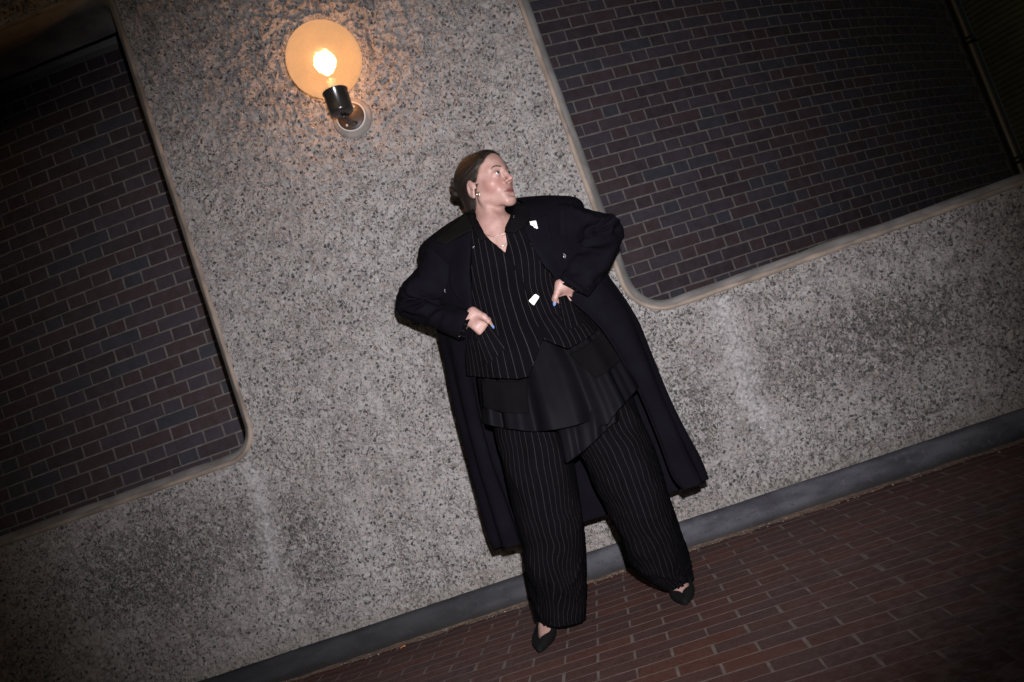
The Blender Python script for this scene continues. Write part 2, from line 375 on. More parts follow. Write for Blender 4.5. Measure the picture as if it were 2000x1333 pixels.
def brick_wall(label, s0, s1, z_top, z_lo, z_hi, h0, period, head):
    b_open = []
    n = int((s1-s0)/.08)
    V = []; 
    for i in range(n+1):
        p, _ = arc_pt(s0+(s1-s0)*i/n, 0, -.0022); V += [(p[0], p[1], z_lo), (p[0], p[1], z_hi)]
    V = np.array(V); i = np.arange(n)
    Q = np.stack([2*i, 2*i+2, 2*i+3, 2*i+1], 1)
    back = []
    for i2 in range(n+1):
        p, _ = arc_pt(s0+(s1-s0)*i2/n, 0, -.25); back += [(p[0], p[1], z_lo), (p[0], p[1], z_hi)]
    V = np.concatenate([V, np.array(back)]); nn = 2*(n+1)
    Q = np.concatenate([Q, Q[:, ::-1]+nn, np.array([[2*n, nn+2*n, nn+2*n+1, 2*n+1], [0, 1, nn+1, nn]])])
    w = link('brick_wall', mesh('brick_wall', V, Q), M_MORTAR, None, True); tag(w, label, 'wall')
    L_s = period-head-.0105; geo = {}
    for kind, ln in (('s', L_s), ('h', head-.0095)):
        geo[kind] = [brick_geo(ln, .0655, .03, .0018, .0011) for _ in range(5)]
    items = []
    r0 = math.ceil((z_top-z_hi)/.075); r1 = math.floor((z_top-z_lo)/.075)
    for r in range(r0, r1):
        zc = z_top-.075*r-.0375; ph = h0+(period/2 if r % 2 else 0)
        k0 = math.floor((s0-ph)/period); k1 = math.ceil((s1-ph)/period)
        for k in range(k0, k1):
            for kind, c in (('h', head/2), ('s', head+(period-head)/2)):
                s = ph+k*period+c; half = (L_s if kind == 's' else head)/2
                if s-half < s0+.002 or s+half > s1-.002: continue
                items.append((kind, s+random.gauss(0, .0008), zc+random.gauss(0, .0006)))
    sized = []
    for it in items:
        p, a = arc_pt(it[1], it[2]); vis, zc = seen_through(p)
        d = (p-CO)/np.linalg.norm(p-CO); cosn = abs(d[0]*math.sin(a)-d[1]*math.cos(a))
        area = (1.9 if it[0] == 's' else 1)*cosn/zc**2
        sized.append((area if vis else -1, it))
    sized.sort(key=lambda t: -t[0])
    meshes = {}
    for kind in geo:
        meshes[kind] = []
        for gv, gq in geo[kind]:
            me = mesh('brick', gv, gq); me.materials.append(M_BRICK); meshes[kind].append(me)
    SV, SQ = [], []; nv = 0; single = 0
    for area, (kind, s, z) in sized:
        p, a = arc_pt(s, z, random.gauss(0, .0004)); g = random.randrange(5)
        if area > 0 and single < 300:
            o = bpy.data.objects.new('brick', meshes[kind][g]); COL.objects.link(o); o.parent = w
            o.location = p; o.rotation_euler = (random.gauss(0, .004), random.gauss(0, .003), a+random.gauss(0, .004)); single += 1
        else:
            gv, gq = geo[kind][g]; c, sn = math.cos(a), math.sin(a)
            SV.append(np.stack([p[0]+gv[:, 0]*c-gv[:, 1]*sn, p[1]+gv[:, 0]*sn+gv[:, 1]*c, p[2]+gv[:, 2]], 1)); SQ.append(gq+nv); nv += len(gv)
    st = link('brick_field', mesh('brick_field', np.concatenate(SV), np.concatenate(SQ)), M_BRICK, w); st['kind'] = 'stuff'
    return w
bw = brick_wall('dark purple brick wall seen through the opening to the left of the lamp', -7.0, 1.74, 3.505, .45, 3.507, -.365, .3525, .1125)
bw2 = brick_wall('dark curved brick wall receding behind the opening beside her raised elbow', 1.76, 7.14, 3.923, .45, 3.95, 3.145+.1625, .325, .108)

# concrete band over the left brickwork
n = 110; prof = [(-.06, 3.514), (.035, 3.514), (.035, 4.35), (-.3, 4.35)]
V = []
for i in range(n+1):
    for off, z in prof:
        p, a = arc_pt(-7.0+8.74*i/n, z, off); V.append(p)
i = np.arange(n)[:, None]; j = np.arange(3)[None]
Q = np.stack([i*4+j, (i+1)*4+j, (i+1)*4+j+1, i*4+j+1], -1).reshape(-1, 4)
tag(link('concrete_beam', mesh('concrete_beam', np.array(V), Q), M_BEAM), 'dark smooth concrete band resting above the left brickwork', 'beam')

# ------------------------------------------------------------------ brick pavement
pave = link('pavement', mesh('pavement', [(-30, -30, -.0005), (30, -30, -.0005), (30, 30, -.0005), (-30, 30, -.0005)], [(0, 1, 2, 3)]), M_GROUT)
pave['kind'] = 'structure'
pg = []
for _ in range(8):
    gv, gq = brick_geo(.2175, .0703, .03, .0009, .0010)
    pg.append((np.stack([gv[:, 0], gv[:, 2], -gv[:, 1]], 1), gq))
pm = []
for gv, gq in pg:
    me = mesh('brick', gv, gq); me.materials.append(M_PAVER); pm.append(me)
items = []
for r in range(-1, 62):
    y = -.239-.0747*(r-2)
    if y > -.03: continue
    for k in range(-24, 24):
        x = -.275+.225*k+(.115 if r % 2 else 0)+.1125
        p = np.array([x+random.gauss(0, .001), y+random.gauss(0, .0007), random.gauss(0, .00012)])
        u, v, zc = project(p)
        ok = zc > .3 and -60 < u < PW+60 and -60 < v < PH+60
        items.append((1/zc if ok else -1, p))
items.sort(key=lambda t: -t[0]); SV, SQ = [], []; nv = 0; single = 0
for sc_, p in items:
    g = random.randrange(8)
    if sc_ > 0 and single < 300:
        o = bpy.data.objects.new('brick', pm[g]); COL.objects.link(o); o.parent = pave; o.location = p
        o.rotation_euler = (random.gauss(0, .001), random.gauss(0, .001), random.gauss(0, .004)); single += 1
    else:
        gv, gq = pg[g]; SV.append(gv+p); SQ.append(gq+nv); nv += len(gv)
st = link('brick_paving', mesh('brick_paving', np.concatenate(SV), np.concatenate(SQ)), M_PAVER, pave); st['kind'] = 'stuff'

# sandy dust and crumbs in the gutter of the kerb
xs = np.arange(-5, 5, .012); ts = np.linspace(0, 1, 12)
X, T = np.meshgrid(xs, ts, indexing='ij'); Yv = -.030-.075*T
Zv = .0075*(1-T)**1.4-.0022+.0022*fbm(X*16, Yv*60, X*0, 3, 44)
i = np.arange(len(xs)-1)[:, None]; j = np.arange(11)[None]
Q = np.stack([i*12+j, i*12+j+1, (i+1)*12+j+1, (i+1)*12+j], -1).reshape(-1, 4)
M_SAND = m_plain('sandy_dust', (.120, .080, .058), .95, .35, 60, .002, 300)
tag(link('sand', mesh('sand', np.stack([X, Yv, Zv], -1).reshape(-1, 3), Q), M_SAND, None, True), 'brown sandy dust gathered along the foot of the grey kerb', 'sand', kind='stuff')
def octa(r):
    v = np.array([(1, 0, 0), (-1, 0, 0), (0, 1, 0), (0, -1, 0), (0, 0, 1), (0, 0, -1)], float)*r*RNG.uniform(.6, 1.4, (6, 1))
    f = np.array([(0, 2, 4), (2, 1, 4), (1, 3, 4), (3, 0, 4), (2, 0, 5), (1, 2, 5), (3, 1, 5), (0, 3, 5)])
    return v, f
SV, SQ = [], []
for k in range(900):
    v, f = octa(RNG.choice([.0012, .0018, .0028, .004], p=[.45, .35, .15, .05])); t = abs(RNG.normal(0, .035))
    SV.append(v*[1.3, 1, .7]+[RNG.uniform(-3.2, 2.6), -.036-t, .002]); SQ.append(f+6*k)
M_GRIT = m_plain('grit', (.22, .19, .17), .9, .5, 40)
tag(link('gravel', mesh('gravel', np.concatenate(SV), np.concatenate(SQ)), M_GRIT), 'loose grit and crumbs scattered along the kerb', 'grit', kind='stuff')
def leaf(name, label, u, v, L, c, rot):
    p = G(u, v, .004); n = 8; V = []
    for i in range(n+1):
        t = i/n; w = L*.22*math.sin(math.pi*t)**.8+.0006
        for q, zz in ((-1, .004*math.sin(t*3)), (0, .0015), (1, .003+.003*t)):
            V.append((L*(t-.5), q*w, zz))
    i = np.arange(n)[:, None]; j = np.arange(2)[None]
    Q = np.stack([i*3+j, (i+1)*3+j, (i+1)*3+j+1, i*3+j+1], -1).reshape(-1, 4)
    V = np.array(V); V = np.concatenate([V, V-[0, 0, .0006]]); Q = np.concatenate([Q, Q[:, ::-1]+3*(n+1)])
    o = link(name, mesh(name, V, Q), m_plain(name, c, .6, .2, 40)); o.location = p; o.rotation_euler = (0, 0, rot)
    tag(o, label, 'leaf')
leaf('dry_leaf', 'small orange dry leaf scrap on the sandy strip by the kerb', 787, 1265, .022, (.55, .22, .05), .4)
leaf('dry_leaf', 'pale cream leaf scrap lying against the dark kerb foot', 708, 1278, .03, (.62, .50, .36), .9)

# ------------------------------------------------------------------ round tower and downpipe far right
M_TOWER = m_plain('tower_brick', (.075, .078, .045), .85, .25, 3, .002, 60)  # olive tint paints the greenish light on the tower into its base colour
c = W(2085, 60, 8.2); V = []; nseg = 72; rows = []
for k in range(0, 80):
    z = .2+k*.075
    rows += [(1.60, z), (1.60, z+.062), (1.59, z+.064), (1.59, z+.073)]
for r_, z in rows:
    for q in range(nseg):
        a = 2*math.pi*q/nseg; V.append((r_*math.cos(a), r_*math.sin(a), z))
i = np.arange(len(rows)-1)[:, None]; j = np.arange(nseg)[None]
Q = np.stack([i*nseg+j, i*nseg+(j+1) % nseg, (i+1)*nseg+(j+1) % nseg, (i+1)*nseg+j], -1).reshape(-1, 4)
tw = link('stair_tower', mesh('stair_tower', np.array(V), Q), M_TOWER, None, True); tw.location = (c[0], c[1], 0)
tag(tw, 'round banded tower standing in the dark beyond the end of the brickwork', 'tower')
def tube_mesh(name, P, R, n=20, cap=True):
    P = np.asarray(P, float); m = len(P); R = np.broadcast_to(np.asarray(R, float), (m,))
    T = np.gradient(P, axis=0); T /= np.linalg.norm(T, axis=1)[:, None]+1e-9
    ref = np.array([0, 0, 1.0]) if abs(T[0][2]) < .9 else np.array([0, 1.0, 0])
    V = []
    for k in range(m):
        a = np.cross(T[k], ref); a /= np.linalg.norm(a); b = np.cross(T[k], a); ref = -np.cross(T[k], a) if False else ref
        th = np.arange(n)*2*math.pi/n
        V.append(P[k]+R[k]*(np.cos(th)[:, None]*a+np.sin(th)[:, None]*b))
    V = np.concatenate(V); i = np.arange(m-1)[:, None]; j = np.arange(n)[None]
    Q = np.stack([i*n+j, i*n+(j+1) % n, (i+1)*n+(j+1) % n, (i+1)*n+j], -1).reshape(-1, 4)
    F_ = [Q]
    if cap:
        V = np.concatenate([V, P[:1], P[-1:]]); b = m*n
        F_.append(np.array([(b, (q+1) % n, q) for q in range(n)]+[(b+1, (m-1)*n+q, (m-1)*n+(q+1) % n) for q in range(n)]))
    return mesh(name, V, F_)
M_BLACK = m_plain('black_metal', (.012, .012, .013), .38, .2, 8)
p0, _ = arc_pt(7.22, 0, .02)
dp = bpy.data.objects.new('downpipe', None); COL.objects.link(dp); dp.location = p0
tag(dp, 'black vertical downpipe at the far end of the curved brick wall', 'pipe')
link('pipe', tube_mesh('pipe', [(0, 0, z) for z in (0, 1, 2, 3, 4.6)], .055), M_BLACK, dp, True)
for z in (1.35, 2.45, 3.55):
    link('bracket', tube_mesh('bracket', [(0, 0, z-.03), (0, 0, z+.03)], .066), M_BLACK, dp, True)

# ------------------------------------------------------------------ wall lamp
def lathe(name, prof, n=48, axis='z'):
    V = []; m = len(prof)
    for r_, z in prof:
        for q in range(n):
            a = 2*math.pi*q/n; V.append((r_*math.cos(a), r_*math.sin(a), z) if axis == 'z' else (r_*math.cos(a), z, r_*math.sin(a)))
    i = np.arange(m-1)[:, None]; j = np.arange(n)[None]
    Q = np.stack([i*n+j, i*n+(j+1) % n, (i+1)*n+(j+1) % n, (i+1)*n+j], -1).reshape(-1, 4)
    if axis != 'z': Q = Q[:, ::-1]
    return mesh(name, np.array(V), Q)
LY = -.185; PL = W(688, 231, -.004); GC = W(633, 117, LY); GR = .163
lamp = bpy.data.objects.new('wall_lamp', None); COL.objects.link(lamp); lamp.location = PL
tag(lamp, 'lit globe wall lamp with amber glass and black holder on concrete', 'lamp')
def lp(me, name, mat, at, par=lamp):
    o = link(name, me, mat, par, True); o.location = Vector(at)-Vector(PL if par is lamp else par['at']); o['at'] = [float(x) for x in at]
    return o
M_CHROME = m_plain('worn_rim', (.30, .295, .29), .55, .1, 20)
M_LBLACK = m_plain('lamp_black', (.014, .012, .011), .22, .2, 12)
M_PLATE = m_plain('lamp_plate', (.030, .019, .014), .42, .3, 14, spec=.3)
lp(lathe('mortar_ring', [(.001, -.010), (.078, -.009), (.086, -.007), (.091, -.001), (.094, .006)], 40, 'y'), 'mortar_ring', m_plain('lamp_mortar', (.17, .148, .135), .9, .2, 20, .002, 150), PL)
pl = lp(lathe('backplate', [(.0005, -.026), (.058, -.026), (.0625, -.023), (.0635, -.012)], 44, 'y'), 'backplate', M_PLATE, PL)
o = link('rim', lathe('rim', [(.062, -.0225), (.0665, -.0235), (.070, -.0205), (.0705, -.008)], 44, 'y'), M_CHROME, pl, True)
hx, hy = GC[0], GC[1]; hz1 = GC[2]-GR+.012; hz0 = hz1-.105
for k in range(2):
    a = .9+k*3.1; o = link('screw', lathe('screw', [(.0005, -.029), (.005, -.0285), (.006, -.026)], 10, 'y'), M_CHROME, pl, True); o.location = (.045*math.cos(a), 0, .045*math.sin(a))
P0 = Vector((PL[0]+.012, -.022, PL[2]-.036)); P1 = Vector((hx, hy, hz0-.006)); pts = []
for k in range(13):
    t = k/12; q = P0.lerp(P1, t); q.z -= .012*math.sin(math.pi*t); pts.append(tuple(q-Vector(PL)))
pts.append(tuple(Vector((hx, hy, hz0+.01))-Vector(PL)))
arm = link('arm', tube_mesh('arm', pts, .0105, 16), M_LBLACK, lamp, True)
lp(lathe('holder', [(.0005, 0), (.044, 0), (.050, .004), (.0525, .012), (.0535, .098), (.0565, .101), (.0575, .106), (.055, .108), (.050, .104), (.046, .09)], 48), 'holder', M_LBLACK, (hx, hy, hz0))
s = NT('amber_glass'); s.t.nodes.remove(s.b); P = s.coord()
tr = s.n('ShaderNodeBsdfTransparent'); tr.inputs[0].default_value = (1.0, .88, .66, 1)
rf = s.n('ShaderNodeBsdfRefraction'); rf.inputs['Color'].default_value = (1.0, .93, .78, 1); rf.inputs['Roughness'].default_value = .30; rf.inputs['IOR'].default_value = 1.2
tl = s.n('ShaderNodeBsdfTranslucent'); tl.inputs[0].default_value = (1.0, .86, .62, 1)
bn = s.bump(s.noise(P, 95, 2), .55, .004); s.l(bn, rf.inputs['Normal']); gl = s.n('ShaderNodeBsdfGlossy'); gl.inputs[0].default_value = (1, .95, .9, 1); gl.inputs['Roughness'].default_value = .12
em = s.n('ShaderNodeEmission'); em.inputs[0].default_value = (1.0, .84, .62, 1)
seed = s.ramp(s.noise(P, 150, 3, .7), .35, .75, .55, 1.25); s.l(s.math('MULTIPLY', seed, .11), em.inputs[1])
m1 = s.n('ShaderNodeMixShader'); m1.inputs[0].default_value = .60; s.l(tr.outputs[0], m1.inputs[1]); s.l(rf.outputs[0], m1.inputs[2])
m2 = s.n('ShaderNodeMixShader'); m2.inputs[0].default_value = .035; s.l(m1.outputs[0], m2.inputs[1]); s.l(tl.outputs[0], m2.inputs[2])
lw = s.n('ShaderNodeLayerWeight'); lw.inputs[0].default_value = .35; fr = s.math('MULTIPLY_ADD', s.math('POWER', lw.outputs['Facing'], 3.0), .35, .05)
m3 = s.n('ShaderNodeMixShader'); s.l(fr, m3.inputs[0]); s.l(m2.outputs[0], m3.inputs[1]); s.l(gl.outputs[0], m3.inputs[2])
ad = s.n('ShaderNodeAddShader'); s.l(m3.outputs[0], ad.inputs[0]); s.l(em.outputs[0], ad.inputs[1]); s.l(ad.outputs[0], s.out.inputs[0])
M_GLASS = s.m
prof = []
a0 = math.asin(.047/GR)
for k in range(41):
    a = a0+(math.pi-a0)*k/40; prof.append((max(GR*math.sin(a), .0004), -GR*math.cos(a)))
lp(lathe('globe', prof, 64), 'globe', M_GLASS, GC)
s = NT('lit_filament_bulb'); s.b.inputs['Emission Color'].default_value = (1.0, .80, .50, 1); s.b.inputs['Emission Strength'].default_value = 24.0
M_BULB = s.m
bc = GC+np.array([.0, 0, -.012]); prof = []
for k in range(25):
    a = math.pi*k/24; r_ = .030*math.sin(a); z = -.030*math.cos(a)
    if z < 0: r_ = max(r_, .014) if k > 2 else r_
    prof.append((max(r_, .0004), z*(1.0 if z > 0 else 1.5)))
lp(lathe('bulb', prof, 24), 'bulb', M_BULB, bc)
lp(lathe('bulb_socket', [(.0004, 0), (.017, 0), (.018, .01), (.018, .055), (.014, .062), (.0004, .062)], 24), 'bulb_socket', m_plain('porcelain', (.62, .60, .58), .35, .1, 10), (GC[0], GC[1], GC[2]-GR+.005))
pl_ = bpy.data.lights.new('lamp_light', 'POINT'); pl_.energy = 82.0; pl_.color = (1.0, .45, .18); pl_.shadow_soft_size = .035
plo = bpy.data.objects.new('lamp_light', pl_); COL.objects.link(plo); plo.location = bc; 

# ================================================================== the woman
BASE = np.array([-.215, -.60, 0.0])
def catmull(K, t):
    K = np.asarray(K, float); n = len(K)
    t = np.clip(t, 0, n-1); i = np.minimum(np.floor(t).astype(int), n-2); f = (t-i).reshape(-1, *([1]*(K.ndim-1)))
    p0, p1, p2, p3 = K[np.maximum(i-1, 0)], K[i], K[i+1], K[np.minimum(i+2, n-1)]
    return .5*((2*p1)+(-p0+p2)*f+(2*p0-5*p1+4*p2-p3)*f**2+(-p0+3*p1-3*p2+p3)*f**3)
def grid_quads(m, n, wrap):
    i = np.arange(m-1)[:, None]; j = np.arange(n if wrap else n-1)[None]
    return np.stack([i*n+j, (i+1)*n+j, (i+1)*n+(j+1) % n, i*n+(j+1) % n], -1).reshape(-1, 4)
def grid_normals(Pt, wrap):
    du = np.gradient(Pt, axis=0)
    dv = (np.roll(Pt, -1, 1)-np.roll(Pt, 1, 1)) if wrap else np.gradient(Pt, axis=1)
    N = np.cross(dv, du); return N/(np.linalg.norm(N, axis=-1, keepdims=True)+1e-12)
def garment_tube(secs, rings, n, fold=None, power=.9, uvw=None, fit=True):
    """secs: (L px, R px, depth y, front half depth, back half depth). Angle 0 = right edge, 90 = towards the camera."""
    K = np.array([np.concatenate([W(*L, y), W(*R, y), [df, db, 0]]) for L, R, y, df, db in secs])
    t = np.linspace(0, len(secs)-1, rings); A = catmull(K, t)
    th = np.arange(n)*2*math.pi/n; c, s_ = np.cos(th), np.sin(th)
    ce = np.sign(c)*np.abs(c)**power; se = np.sign(s_)*np.abs(s_)**power
    C = (A[:, :3]+A[:, 3:6])/2; a = (A[:, 3:6]-A[:, :3])/2
    dep = np.where(se[None] > 0, A[:, 6:7], A[:, 7:8])*se[None]
    Pt = C[:, None]+a[:, None]*ce[None, :, None]; Pt[..., 1] -= dep
    N = grid_normals(Pt, True)
    out = np.sign((N*(Pt-C[:, None])).sum(-1).mean()); N *= out
    T = (t/(len(secs)-1))[:, None]+0*th[None]; TH = th[None]+0*T
    if fold is not None: Pt = Pt+N*fold(TH, T, Pt)[..., None]
    if fit:                                                        # the drawn outline is the outline seen, folds and all
        PX = catmull(np.array([np.concatenate([L, R_]) for L, R_, *_ in secs], float), t)
        for _ in range(2):
            u, v, _z = project(Pt.reshape(-1, 3)); u = u.reshape(Pt.shape[:2]); v = v.reshape(Pt.shape[:2])
            e = PX[:, 2:]-PX[:, :2]; L2 = (e**2).sum(1)
            tt = ((u-PX[:, :1])*e[:, :1]+(v-PX[:, 1:2])*e[:, 1:])/L2[:, None]
            lo, hi = tt.min(1), tt.max(1); kk = np.ones(7)/7
            sm = lambda q: np.convolve(np.pad(q, 3, mode='edge'), kk, 'valid')
            lo, hi = sm(lo), sm(hi); tn = (tt-lo[:, None])/(hi-lo)[:, None]
            Pt = Pt+(tn-tt)[..., None]*(2*a)[:, None]
    circ = uvw or float(np.median(np.linalg.norm(a, axis=1))*4.6)
    dl = np.concatenate([[0], np.cumsum(np.linalg.norm(np.diff(C, axis=0), axis=1))])
    UV = np.stack([TH/(2*math.pi)*circ, dl[:, None]+0*TH], -1)
    return Pt, N, UV
def keep_mask(Pt, Q, polys, front_y=None):
    """drops faces whose picture position lies inside a polygon (front half only)"""
    c = Pt.reshape(-1, 3)[Q].mean(1); u, v, _ = project(c); bad = np.zeros(len(Q), bool)
    for poly in polys:
        ins = np.zeros(len(Q), bool); n = len(poly)
        for k in range(n):
            (x1, y1), (x2, y2) = poly[k], poly[(k+1) % n]
            hit = ((y1 > v) != (y2 > v)) & (u < (x2-x1)*(v-y1)/((y2-y1) or 1e-9)+x1); ins ^= hit
        bad |= ins & (c[:, 1] < (front_y if front_y is not None else 99))
    return ~bad
def trimmed(Pt, Q, polys, front_y=None):
    """cut the polygons away and draw the raw edge onto the polygon outline"""
    km = keep_mask(Pt, Q, polys, front_y); Qk = Q[km]; Qd = Q[~km]
    if not len(Qd): return Pt, Qk
    bv = np.intersect1d(Qk.ravel(), Qd.ravel()); F_ = Pt.reshape(-1, 3).copy(); u, v, _ = project(F_[bv])
    best = np.full(len(bv), 1e9); bu, bw_ = u.copy(), v.copy()
    for poly in polys:
        n = len(poly)
        for k in range(n):
            a = np.array(poly[k], float); d = np.array(poly[(k+1) % n], float)-a
            t = np.clip(((u-a[0])*d[0]+(v-a[1])*d[1])/(d@d+1e-9), 0, 1); x = a[0]+t*d[0]; y = a[1]+t*d[1]
            ds = np.hypot(x-u, y-v); m = ds < best; best = np.where(m, ds, best); bu = np.where(m, x, bu); bw_ = np.where(m, y, bw_)
    for q in range(len(bv)):
        if best[q] < 9: F_[bv[q]] = W(bu[q], bw_[q], F_[bv[q], 1])
    return F_.reshape(Pt.shape), Qk
def solid(name, Pt, Q, UV, mat, parent, th=.003, smooth_=True, edge_mat=None):
    V = Pt.reshape(-1, 3)-BASE; used, inv = np.unique(Q, return_inverse=True)
    me = mesh(name, V[used], inv.reshape(Q.shape), UV.reshape(-1, 2)[used])
    o = link(name, me, mat, parent, smooth_)
    if th:
        md = o.modifiers.new('thickness', 'SOLIDIFY'); md.thickness = th; md.offset = -1.0
    return o
def bvh_of(*objs):
    V, Fc, n = [], [], 0
    for o in objs:
        me = o.data; co = np.zeros(len(me.vertices)*3, np.float32); me.vertices.foreach_get('co', co)
        co = co.reshape(-1, 3)+BASE; V += [tuple(map(float, c)) for c in co]
        Fc += [tuple(x+n for x in p.vertices) for p in me.polygons]; n = len(V)
    return BVHTree.FromPolygons(V, Fc)
def hit(b, u, v, off=0.0, fallback=-.68):
    d = ray(u, v); d = d/np.linalg.norm(d)
    h = b.ray_cast(Vector(CO), Vector(d))
    p = np.array(h[0]) if h[0] is not None else W(u, v, fallback)
    return p-d*off
def patch(name, b, top, bot, m, n, off, mat, parent, th=.004, bulge=0.0, smooth_it=8, uvs=1.0, wave=None, taper=0.0):
    """cloth piece laid on the garment b: spanned between two picture polylines (top, bot), m x n cells"""
    tp = catmull(np.array(top, float), np.linspace(0, len(top)-1, n)) if len(top) > 2 else np.linspace(top[0], top[-1], n)
    bt = catmull(np.array(bot, float), np.linspace(0, len(bot)-1, n)) if len(bot) > 2 else np.linspace(bot[0], bot[-1], n)
    uvp = tp[None]+(bt-tp)[None]*np.linspace(0, 1, m)[:, None, None]
    dep = np.zeros((m, n))
    for i in range(m):
        for j in range(n):
            p = hit(b, *uvp[i, j]); dep[i, j] = p[1]
    for _ in range(smooth_it):
        q = np.pad(dep, 1, mode='edge'); dep = np.minimum(dep, (q[:-2, 1:-1]+q[2:, 1:-1]+q[1:-1, :-2]+q[1:-1, 2:])/4)
    ss, tt = np.meshgrid(np.linspace(0, 1, m), np.linspace(0, 1, n), indexing='ij')
    dep = dep-(off*(1-taper*ss**.8))-bulge*np.sin(math.pi*ss)*np.sin(math.pi*tt)
    if wave is not None: dep = dep-wave(ss, tt)
    Pt = np.array([[W(uvp[i, j, 0], uvp[i, j, 1], dep[i, j]) for j in range(n)] for i in range(m)])
    UV = np.stack([tt*np.linalg.norm(Pt[0, -1]-Pt[0, 0]), ss*np.linalg.norm(Pt[-1, 0]-Pt[0, 0])], -1)*uvs
    Q = grid_quads(m, n, False)
    N = grid_normals(Pt, False)
    if N[..., 1].mean() > 0: Q = Q[:, ::-1]
    return solid(name, Pt, Q, UV, mat, parent, th)
def wrinkle(amp, f1, f2, seed):
    def fn(TH, T, Pt):
        x, y, z = Pt[..., 0], Pt[..., 1], Pt[..., 2]
        r = .5-np.abs(vnoise(x*f1+z*f1*.55, y*f1, z*f2-x*f1*.4, seed))
        r2 = .5-np.abs(vnoise(x*f1*.6-z*f1*.8, y*f1*.6, z*f2*.7+x*f1*.9, seed+5))
        return amp*(r*1.3+r2+.6*vnoise(x*4, y*4, z*3, seed+9))
    return fn

STRIPE = (.0165, .0008, (.025, .023, .0245))
M_COAT = m_cloth('navy_wool', (.0034, .0031, .0047), .95, None, 0, 1400, .02)
M_COAT2 = m_cloth('faded_collar', (.0042, .0037, .0038), .95, None, 0, 1400, .02)
M_PIN = m_cloth('pinstripe_wool', (.0022, .0020, .0027), .9, STRIPE, 0, 1200, .015)
M_PIN2 = m_cloth('pinstripe_trouser', (.0022, .0020, .0027), .9, (.0128, .0007, (.018, .0168, .018)), 0, 1200, .015)
M_SATIN = m_cloth('black_satin', (.0030, .0028, .0038), .48, None, 0, 700, .022, True)
M_MATTE = m_cloth('black_matte', (.0028, .0026, .0031), .95, None, 0, 1200, .02)
M_WHITE = m_plain('white_enamel', (.50, .485, .48), .35, .04, 20)
M_SILVER = m_plain('silver', (.75, .74, .73), .2, .05, 20, metal=1.0)
M_INK = m_plain('black_enamel', (.008, .008, .008), .3, .1, 20)

